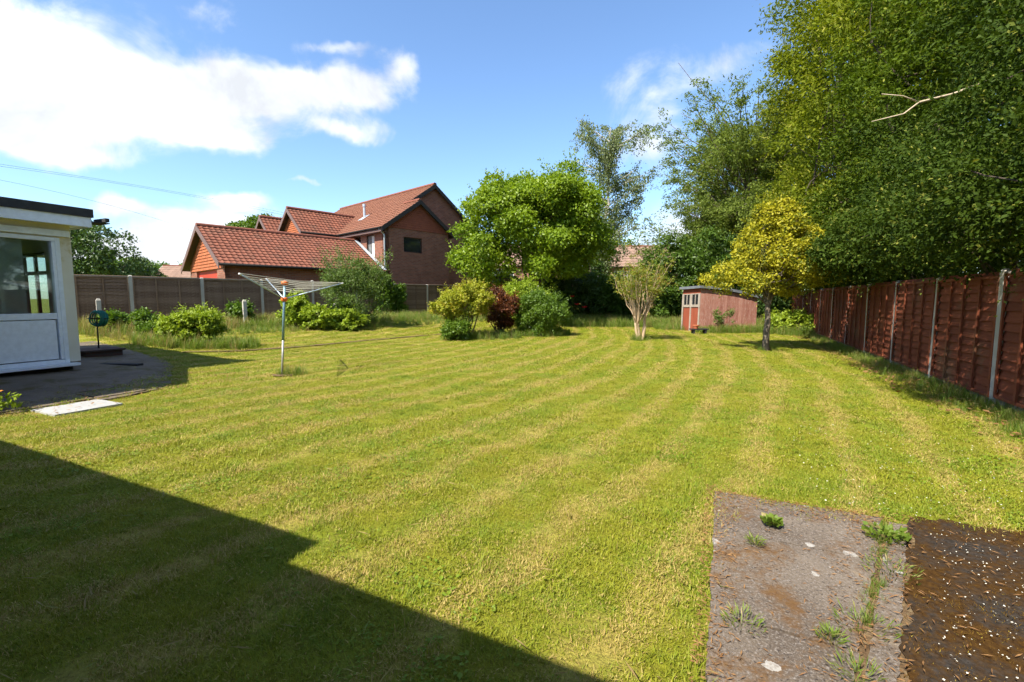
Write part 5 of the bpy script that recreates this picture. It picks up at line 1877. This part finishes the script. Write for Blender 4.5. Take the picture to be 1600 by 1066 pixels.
# ================================================================== GRASSES
def lawn_mask(x, y):
    q = 0.74 * (x + 12.5) - 0.673 * (y - 15.2)
    m_ = x * GC - y * GS
    n_ = x * GS + y * GC
    ok = (q > 4.2 + 0.35 * np.sin(x * 1.9) + 0.2 * np.sin(y * 3.1)) & (m_ < 3.0)
    em = 0.94 + 0.303 * (n_ - 3.4)
    ok &= ~((m_ > 0.0 + 0.03 * np.sin(n_ * 9) + 0.12 * rng.random(len(x)) ** 2) & (m_ < em + 0.1) & (n_ < 3.25 + 0.04 * np.sin(m_ * 12) - 0.14 * rng.random(len(x)) ** 2))
    ok &= ~((m_ >= em + 0.05) & (n_ < 3.29 + 0.26 * (m_ - 1.0) - 0.06 * (m_ - 1.0) ** 2 + 0.04 * np.sin(m_ * 7) + 0.05 * rng.random(len(x))))
    edge = np.interp(n_, [-1, 1.2, 1.9, 2.6, 3.3, 3.8, 4.2, 4.5, 4.95, 5.4, 5.7, 5.9, 6.2], [-7.9, -7.5, -7.35, -7.3, -7.2, -7.35, -7.7, -8.2, -9.0, -9.8, -10.6, -12, -13])
    ok &= ~((m_ > -7.32) & (m_ < -6.76) & (n_ > 2.46) & (n_ < 3.1))
    # grass creeps thinly over the edge of the patio
    ok &= ~((n_ < 6.2) & (m_ < edge + 0.05 * np.sin(n_ * 7)) & (rng.random(len(x)) > np.clip(0.85 - (edge - m_) * 0.75, 0.20, 1)))
    ok &= ~((n_ >= 6.2) & (m_ < -15))
    ok &= ((x + 3.92) ** 2 / 0.17 ** 2 + (y - 7.78) ** 2 / 0.12 ** 2) > 1
    # soil line
    sx = np.interp(y, [p[1] for p in edge_line], [p[0] for p in edge_line])
    ok &= ~((np.abs(x - sx) < 0.12) & (y > 10.5) & (y < 16.1))
    ok &= (y < 23.5)
    return ok


def clump(name, nb, rad, h0, h1, lean, width, mat, seg=2, flat_frac=0.2):
    V, Fc, T = [], [], []
    for k in range(nb):
        rr_, an = rad * math.sqrt(rng.random()), rng.random() * 6.283
        bx_, by_ = rr_ * math.cos(an), rr_ * math.sin(an)
        t_ = rng.random()
        h = rng.uniform(h0, h1)
        da = rng.random() * 6.283
        lean_ = lean * (0.3 + rng.random())
        if t_ < flat_frac:      # dry clippings lie nearly flat
            lean_ = 1.6
            h *= 0.35
        dx, dy = math.cos(da) * lean_ * h, math.sin(da) * lean_ * h
        wx, wy = -math.sin(da) * width / 2, math.cos(da) * width / 2
        i = len(V)
        z0 = 0.012 if t_ < flat_frac else -0.005
        V += [(bx_ - wx, by_ - wy, z0), (bx_ + wx, by_ + wy, z0), (bx_ + dx * .4 + wx * .8, by_ + dy * .4 + wy * .8, z0 + h * .62), (bx_ + dx * .4 - wx * .8, by_ + dy * .4 - wy * .8, z0 + h * .62), (bx_ + dx, by_ + dy, z0 + h)]
        Fc += [(i, i + 1, i + 2, i + 3), (i + 3, i + 2, i + 4)]
        T += [t_, t_]
    me = bpy.data.meshes.new(name)
    me.from_pydata(V, [], Fc)
    at = me.attributes.new('tint', 'FLOAT', 'FACE')
    at.data.foreach_set('value', np.array(T, dtype=np.float32))
    me.materials.append(mat)
    return bpy.data.objects.new(name, me)


def scatter(name, P, rotz, scl, idx, variants, label_kind='stuff'):
    col = bpy.data.collections.new(name + '_clumps')
    for v in variants:
        col.objects.link(v)
    me = bpy.data.meshes.new(name)
    me.vertices.add(len(P))
    me.vertices.foreach_set('co', np.asarray(P, dtype=np.float32).reshape(-1))
    rot = np.zeros((len(P), 3), dtype=np.float32)
    rot[:, 2] = rotz
    rot[:, 0] = rng.normal(0, 0.06, len(P))
    rot[:, 1] = rng.normal(0, 0.06, len(P))
    me.attributes.new('rot', 'FLOAT_VECTOR', 'POINT').data.foreach_set('vector', rot.reshape(-1))
    scl = np.asarray(scl, dtype=np.float32)
    if scl.ndim == 1:
        scl = np.stack([scl, scl, scl], 1)
    me.attributes.new('scl', 'FLOAT_VECTOR', 'POINT').data.foreach_set('vector', scl.reshape(-1).copy())
    me.attributes.new('idx', 'INT', 'POINT').data.foreach_set('value', np.asarray(idx, dtype=np.int32))
    o = link_mesh(name, me)
    tag(o, kind='stuff')
    ng = bpy.data.node_groups.new(name, 'GeometryNodeTree')
    ng.interface.new_socket('Geometry', in_out='INPUT', socket_type='NodeSocketGeometry')
    ng.interface.new_socket('Geometry', in_out='OUTPUT', socket_type='NodeSocketGeometry')
    gi, go = ng.nodes.new('NodeGroupInput'), ng.nodes.new('NodeGroupOutput')
    ip = ng.nodes.new('GeometryNodeInstanceOnPoints')
    ci = ng.nodes.new('GeometryNodeCollectionInfo')
    ci.inputs['Collection'].default_value = col
    ci.inputs['Separate Children'].default_value = True
    ci.inputs['Reset Children'].default_value = True

    def attr(nm, ty):
        a = ng.nodes.new('GeometryNodeInputNamedAttribute')
        a.data_type = ty
        a.inputs['Name'].default_value = nm
        return a.outputs['Attribute']
    L = ng.links
    L.new(gi.outputs[0], ip.inputs['Points'])
    L.new(ci.outputs[0], ip.inputs['Instance'])
    ip.inputs['Pick Instance'].default_value = True
    L.new(attr('idx', 'INT'), ip.inputs['Instance Index'])
    L.new(attr('rot', 'FLOAT_VECTOR'), ip.inputs['Rotation'])
    L.new(attr('scl', 'FLOAT_VECTOR'), ip.inputs['Scale'])
    L.new(ip.outputs[0], go.inputs[0])
    md = o.modifiers.new('scatter', 'NODES')
    md.node_group = ng
    return o


# mown lawn: small tufts close by, larger tufts farther off
PX, PY, SC = [], [], []
for (r0, r1, dens, sc) in ((0.6, 4.0, 420, 0.85), (4.0, 8.0, 240, 1.1), (8.0, 14.0, 110, 1.5), (14.0, 27.0, 46, 2.1)):
    ar = math.pi * (r1 ** 2 - r0 ** 2) * (2 * R(68)) / (2 * math.pi)
    n = int(ar * dens)
    r_ = np.sqrt(r0 ** 2 + (r1 ** 2 - r0 ** 2) * rng.random(n))
    a_ = R(-68) + 2 * R(68) * rng.random(n)
    PX.append(r_ * np.sin(a_))
    PY.append(r_ * np.cos(a_))
    SC.append(sc * (0.7 + 0.6 * rng.random(n)))
PX, PY, SC = map(np.concatenate, (PX, PY, SC))
ok = lawn_mask(PX, PY)
PX, PY, SC = PX[ok], PY[ok], SC[ok]
lumps = np.sin(PX * 3.1 + 2 * np.sin(PY * 1.7)) * np.sin(PY * 2.7 + 1.5 * np.sin(PX * 2.3))
SC = SC * (1.0 + 0.22 * lumps) * np.where(rng.random(len(SC)) < 0.06, 1.6, 1.0)
pm_, pn_ = PX * GC - PY * GS, PX * GS + PY * GC
onpatio = (pn_ < 6.0) & (pm_ < np.interp(pn_, [1.2, 3.3, 4.2, 5.4, 5.9], [-7.5, -7.2, -7.7, -9.8, -12]))
P = np.stack([PX, PY, gz(PX, PY) + np.where(onpatio, 0.004, relief(PX, PY))], 1)
variants = [clump('tuft_%s' % w_, 60, 0.085, 0.014, hh, 0.9, 0.0036, blade_mat, flat_frac=ff_) for (w_, hh, ff_) in (('a', 0.028, 0.16), ('b', 0.034, 0.12), ('c', 0.026, 0.30), ('d', 0.042, 0.10), ('e', 0.030, 0.2))]
variants.append(clump('tuft_f', 14, 0.06, 0.05, 0.095, 0.6, 0.0036, blade_mat, flat_frac=0.0))


def rosette(name, nl, rad, mat):
    """clover and small broad-leaved weeds"""
    V, Fc, T = [], [], []
    for k in range(nl):
        r_, an = rad * math.sqrt(rng.random()), rng.random() * 6.283
        z, sz, da, t_ = rng.uniform(0.010, 0.024), rng.uniform(0.005, 0.009), rng.random() * 6.283, rng.random()
        cx, cy = r_ * math.cos(an), r_ * math.sin(an)
        dx, dy = math.cos(da) * sz, math.sin(da) * sz
        i = len(V)
        V += [(cx - dx, cy - dy, z - 0.004), (cx - dy * .7, cy + dx * .7, z + 0.003), (cx + dx, cy + dy, z + rng.uniform(-.004, .006)), (cx + dy * .7, cy - dx * .7, z + 0.003)]
        Fc.append((i, i + 1, i + 2, i + 3))
        T.append(t_)
    me = bpy.data.meshes.new(name)
    me.from_pydata(V, [], Fc)
    me.attributes.new('tint', 'FLOAT', 'FACE').data.foreach_set('value', np.array(T, dtype=np.float32))
    me.materials.append(mat)
    return bpy.data.objects.new(name, me)


variants.append(rosette('tuft_g', 40, 0.09, clover_mat))
ix = rng.integers(0, 5, len(P))
ix[rng.random(len(P)) < 0.025] = 5
cl = np.sin(PX * 1.3 + 1.7 * np.sin(PY * 0.9)) * np.sin(PY * 1.6 + 1.3 * np.sin(PX * 1.1)) + 0.35 * rng.normal(size=len(PX))
ix[(cl > 0.55) & (rng.random(len(P)) < 0.10) & (PY < 9)] = 6
SZ = 0.80 * SC ** 0.35 * (0.8 + 0.4 * rng.random(len(SC)))
scatter('lawn_grass', P, rng.random(len(P)) * 6.283, np.stack([SC, SC, SZ], 1), ix, variants)

# longer grass: along the left border, round the shrubs, the far end and fence feet
def pts_poly(n, f):
    return f(rng.random(n), rng.random(n), rng.normal(size=n))


LGx, LGy, LGs = [], [], []
n = 5200      # left border, q between 0.3 and 4.4
t1, qq = rng.uniform(-2.0, 27, n), 0.3 + 4.1 * rng.random(n) ** 0.9
LGx.append(-12.5 + 0.673 * t1 + 0.74 * qq)
LGy.append(15.2 + 0.74 * t1 - 0.673 * qq)
LGs.append(0.36 + 0.38 * rng.random(n) * (qq < 3.4))
n = 2600      # far end of the garden
LGx.append(rng.uniform(1.5, 13.0, n))
LGy.append(21.0 + 4.5 * rng.random(n))
LGs.append(0.5 + 0.5 * rng.random(n))
n = 170      # in the joint between slab and edging
nn_ = rng.uniform(0.9, 3.3, n)
mm_ = 0.94 + 0.303 * (nn_ - 3.4) + 0.015 + 0.02 * rng.normal(size=n)
kp = np.sin(nn_ * 9) + 0.5 * np.sin(nn_ * 23) > -0.3
LGx.append((mm_ * GC + nn_ * GS)[kp])
LGy.append((-mm_ * GS + nn_ * GC)[kp])
LGs.append((0.06 + 0.07 * rng.random(n))[kp])
n = 1500      # along the right fence
nn_, mm_ = rng.uniform(3.3, 26, n), 3.0 - 0.45 * rng.random(n) ** 2.2
LGx.append(mm_ * GC + nn_ * GS)
LGy.append(-mm_ * GS + nn_ * GC)
LGs.append(0.16 + 0.2 * rng.random(n))
for (cx, cy, rx, ry, k, s_) in ((-1.0, 15.3, 1.3, 0.9, 260, 0.5), (1.0, 16.6, 1.1, 0.9, 220, 0.5), (9.0, 17.9, 1.9, 0.5, 420, 0.55), (10.8, 17.2, 1.3, 1.4, 420, 0.6), (6.48, 11.68, 0.25, 0.25, 20, 0.3), (4.08, 14.63, 0.3, 0.3, 40, 0.4), (-3.8, 7.95, 0.3, 0.2, 24, 0.35), (-8.2, 11.4, 1.2, 0.5, 160, 0.5), (-6.9, 11.6, 0.5, 0.5, 80, 0.5), (7.4, 20.0, 1.2, 1.3, 200, 0.55)):
    a_, r_ = rng.random(k) * 6.283, np.sqrt(rng.random(k))
    LGx.append(cx + rx * r_ * np.cos(a_))
    LGy.append(cy + ry * r_ * np.sin(a_))
    LGs.append(s_ * (0.6 + 0.8 * rng.random(k)))
LGx, LGy, LGs = map(np.concatenate, (LGx, LGy, LGs))
m__ = LGx * GC - LGy * GS
n__ = LGx * GS + LGy * GC
ok = (m__ < 3.0) & ~((n__ < 6.3) & (m__ < -8.3))
LGx, LGy, LGs = LGx[ok], LGy[ok], LGs[ok]
P = np.stack([LGx, LGy, gz(LGx, LGy) + relief(LGx, LGy)], 1)
lv = [clump('long_%s' % a, 30, 0.13, 0.2, h_, 0.55, 0.010, mt, flat_frac=0.0) for (a, h_, mt) in (('a', 0.5, long_grass_mat), ('b', 0.65, long_grass_mat), ('c', 0.55, long_grass_mat), ('d', 0.7, dry_grass_mat))]
patch = np.sin(LGx * 0.9 + 1.0) * np.sin(LGy * 1.1)
ii = rng.integers(0, 3, len(P))
qv = 0.74 * (LGx + 12.5) - 0.673 * (LGy - 15.2)
dryp = (LGx < -8.6) & (qv < 4.5)
ii[(rng.random(len(P)) < 0.10) | (dryp & (rng.random(len(P)) < 0.45))] = 3
scatter('long_grass', P, rng.random(len(P)) * 6.283, LGs, ii, lv)

# cushions of brown moss on the old tarmac
n = 5200
nn_ = rng.uniform(0.9, 3.75, n)
mm_ = edge_m(nn_) + 0.15 + 1.75 * rng.random(n)
mac = np.sin(mm_ * 3.1 + 1.4 * np.sin(nn_ * 2.3)) + np.sin(nn_ * 4.1 + 1.1 * np.sin(mm_ * 3.7)) + 0.9 * (nn_ - 2.2)
kp = (mac + 0.7 * rng.normal(size=n) > 0.1) & (nn_ < 3.32 + 0.26 * (mm_ - 1.0) - 0.06 * (mm_ - 1.0) ** 2) & (mm_ < 2.93)
mm_, nn_ = mm_[kp], nn_[kp]
mv = [clump('moss_%s' % a, 34, 0.035, 0.004, h_, 1.1, 0.0034, moss_mat, flat_frac=0.0) for (a, h_) in (('a', 0.010), ('b', 0.014), ('c', 0.008))]
scatter('tarmac_moss', np.column_stack([mm_ * GC + nn_ * GS, -mm_ * GS + nn_ * GC, np.full(len(mm_), -0.002)]), rng.random(len(mm_)) * 6.283, 0.7 + 0.7 * rng.random(len(mm_)), rng.integers(0, 3, len(mm_)), mv)

# fallen leaves and blossom: fence foot, path, tarmac
def flat_bits(name, xy, z, size, mat, aspect=0.6):
    n = len(xy)
    C = np.column_stack([xy, z])
    D = np.column_stack([rng.normal(size=(n, 2)), rng.normal(size=n) * 0.18])
    n_ = len(C)
    D = unit(D)
    side = np.cross(D, np.array([0, 0, 1.0])) + rng.normal(size=(n_, 3)) * 0.12
    v = np.empty((n_, 4, 3), dtype=np.float32)
    S = (size * (0.5 + rng.random(n_)))[:, None]
    v[:, 0], v[:, 2] = C - D * S * .5, C + D * S * .5
    v[:, 1], v[:, 3] = C + side * S * aspect * .5, C - side * S * aspect * .5
    v[:, 1, 2] += 0.002
    me = bpy.data.meshes.new(name)
    idx = (np.arange(n_)[:, None] * 4 + np.array([0, 1, 2, 3])).tolist()
    me.from_pydata(v.reshape(-1, 3).tolist(), [], idx)
    me.attributes.new('tint', 'FLOAT', 'FACE').data.foreach_set('value', rng.random(n_).astype(np.float32))
    o = link_mesh(name, me, mat)
    tag(o, kind='stuff')
    return o


def mnxy(m_, n_):
    return np.column_stack([m_ * GC + n_ * GS, -m_ * GS + n_ * GC])


n = 1500
nn_ = rng.uniform(3.3, 22, n)
mm_ = 3.0 - 0.75 * rng.random(n) ** 1.6
flat_bits('leaf_litter', mnxy(mm_, nn_), 0.02 + 0.025 * rng.random(n), 0.06, litter_mat)
n = 3200
ln_, = (rng.uniform(0.8, 3.4, n),)
lm_ = np.where(rng.random(n) < 0.5, -0.05 + 0.16 * rng.random(n) ** 1.5, edge_m(ln_) - 0.15 + 0.3 * rng.random(n))
lm_ = np.where(rng.random(n) < 0.16, rng.uniform(0, 0.9, n), lm_)
topn = rng.random(n) < 0.2
ln_ = np.where(topn, 3.3 - 0.22 * rng.random(n) ** 1.6, ln_)
lm_ = np.where(topn, rng.uniform(0, 0.92, n), lm_)
flat_bits('path_litter', mnxy(lm_, ln_), np.full(n, 0.016) + 0.006 * rng.random(n), 0.024, litter_mat, 0.16)
n = 2600
nn_ = rng.uniform(0.5, 3.25, n)
dens_ = rng.random(n) < np.clip((nn_ - 0.6) / 2.2, 0.15, 1)
flat_bits('fallen_blossom', mnxy(edge_m(nn_) + 0.22 + 1.6 * rng.random(n), nn_)[dens_], np.full(dens_.sum(), 0.018) + 0.004 * rng.random(dens_.sum()), 0.0065, white_petal, 0.8)
n = 500
flat_bits('lawn_daisies', mnxy(rng.uniform(0.6, 2.9, n), 3.3 + 2.2 * rng.random(n) ** 1.6), 0.045 + 0.015 * rng.random(n), 0.008, white_petal, 0.9)
n = 14
flat_bits('orange_petals', mnxy(rng.uniform(2.1, 2.7, n), 3.75 + 0.25 * rng.random(n)), np.full(n, 0.05), 0.05, orange_petal, 0.6)
n = 700
xs_, ys_ = rng.uniform(-4.5, 1.0, n), rng.uniform(1.2, 5, n)
ok = lawn_mask(xs_, ys_)
flat_bits('dry_clippings', np.column_stack([xs_, ys_])[ok], 0.035 + 0.02 * rng.random(ok.sum()), 0.07, dry_grass_mat, 0.07)

n = 1400
nn_ = rng.uniform(0.5, 3.25, n)
flat_bits('tarmac_litter', mnxy(edge_m(nn_) + 0.18 + 1.7 * rng.random(n), nn_), np.full(n, 0.014) + 0.005 * rng.random(n), 0.030, litter_mat, 0.10)
n = 700
flat_bits('patio_litter', mnxy(rng.uniform(-9.8, -6.7, n), rng.uniform(2.2, 5.2, n)), np.full(n, 0.024) + 0.004 * rng.random(n), 0.04, litter_mat, 0.4)
# weeds growing in the path joints and beside the patio slab
joint = [(edge_m(3.0) + 0.03, 3.0, 0.10, 'green weeds in the path joint nearest the lawn'), (edge_m(2.6) + 0.07, 2.6, 0.12, 'straw coloured tuft in the joint halfway along the path'), (edge_m(2.12) + 0.0, 2.12, 0.11, 'sprawling tuft where the lower slab crack meets the edge'), (edge_m(1.8) + 0.01, 1.8, 0.09, 'bright tuft at the path edge near the picture bottom'),
         (0.30, 2.90, 0.05, 'tiny round leaved weed on the upper path slab'), (0.20, 2.62, 0.05, 'mossy grass tuft in the upper slab crack'), (0.42, 1.97, 0.05, 'grass tuft in the middle of the lower slab crack'), (0.12, 1.93, 0.08, 'yellow grass tuft on the left of the lower slab crack')]
for (m_, n_, r_, lab) in joint:
    p = mn(m_, n_, 0.02)
    root = empty('joint_weed', tuple(p), 0, lab, 'weed', 'weeds in the path joints')
    k = 130
    a_, q_ = rng.random(k) * 6.283, r_ * np.sqrt(rng.random(k))
    C = np.column_stack([q_ * np.cos(a_), q_ * np.sin(a_), 0.012 + 0.03 * rng.random(k)])
    D = np.column_stack([np.cos(a_), np.sin(a_), 0.5 + rng.random(k)]) + rng.normal(size=(k, 3)) * 0.3
    leaf_object('leaves', C, D, 0.034 * (0.6 + 0.8 * rng.random(k)), long_grass_mat, root, 0.10 if 'grass' in lab or 'tuft' in lab else 0.7)
pw = mn(-7.42, 2.28, 0.02)
root = empty('patio_weed', tuple(pw), 0, 'weed with one orange flower beside the pale patio slab', 'weed')
k = 90
a_, q_ = rng.random(k) * 6.283, 0.16 * np.sqrt(rng.random(k))
C = np.column_stack([q_ * np.cos(a_), q_ * np.sin(a_), 0.03 + 0.16 * rng.random(k)])
leaf_object('leaves', C, rng.normal(size=(k, 3)) + np.array([0, 0, 0.4]), 0.06 * (0.6 + 0.8 * rng.random(k)), L_lime, root, 0.6)
m = MB()
m.tube([(0, 0, 0), (-0.04, 0, 0.14), (-0.03, 0, 0.22)], 0.004, 5)
m.build('stem', MATS['leaf_bush'], root)
m = MB()
for s in range(8):
    a = s * 2 * math.pi / 8
    c_, s_ = math.cos(a), math.sin(a)
    m.quad((-0.03, 0, 0.22), (-0.03 + 0.03 * c_ - 0.015 * s_, 0.03 * s_ + 0.015 * c_, 0.235), (-0.03 + 0.05 * c_, 0.05 * s_, 0.24), (-0.03 + 0.03 * c_ + 0.015 * s_, 0.03 * s_ - 0.015 * c_, 0.235))
m.build('flower', orange_petal, root)
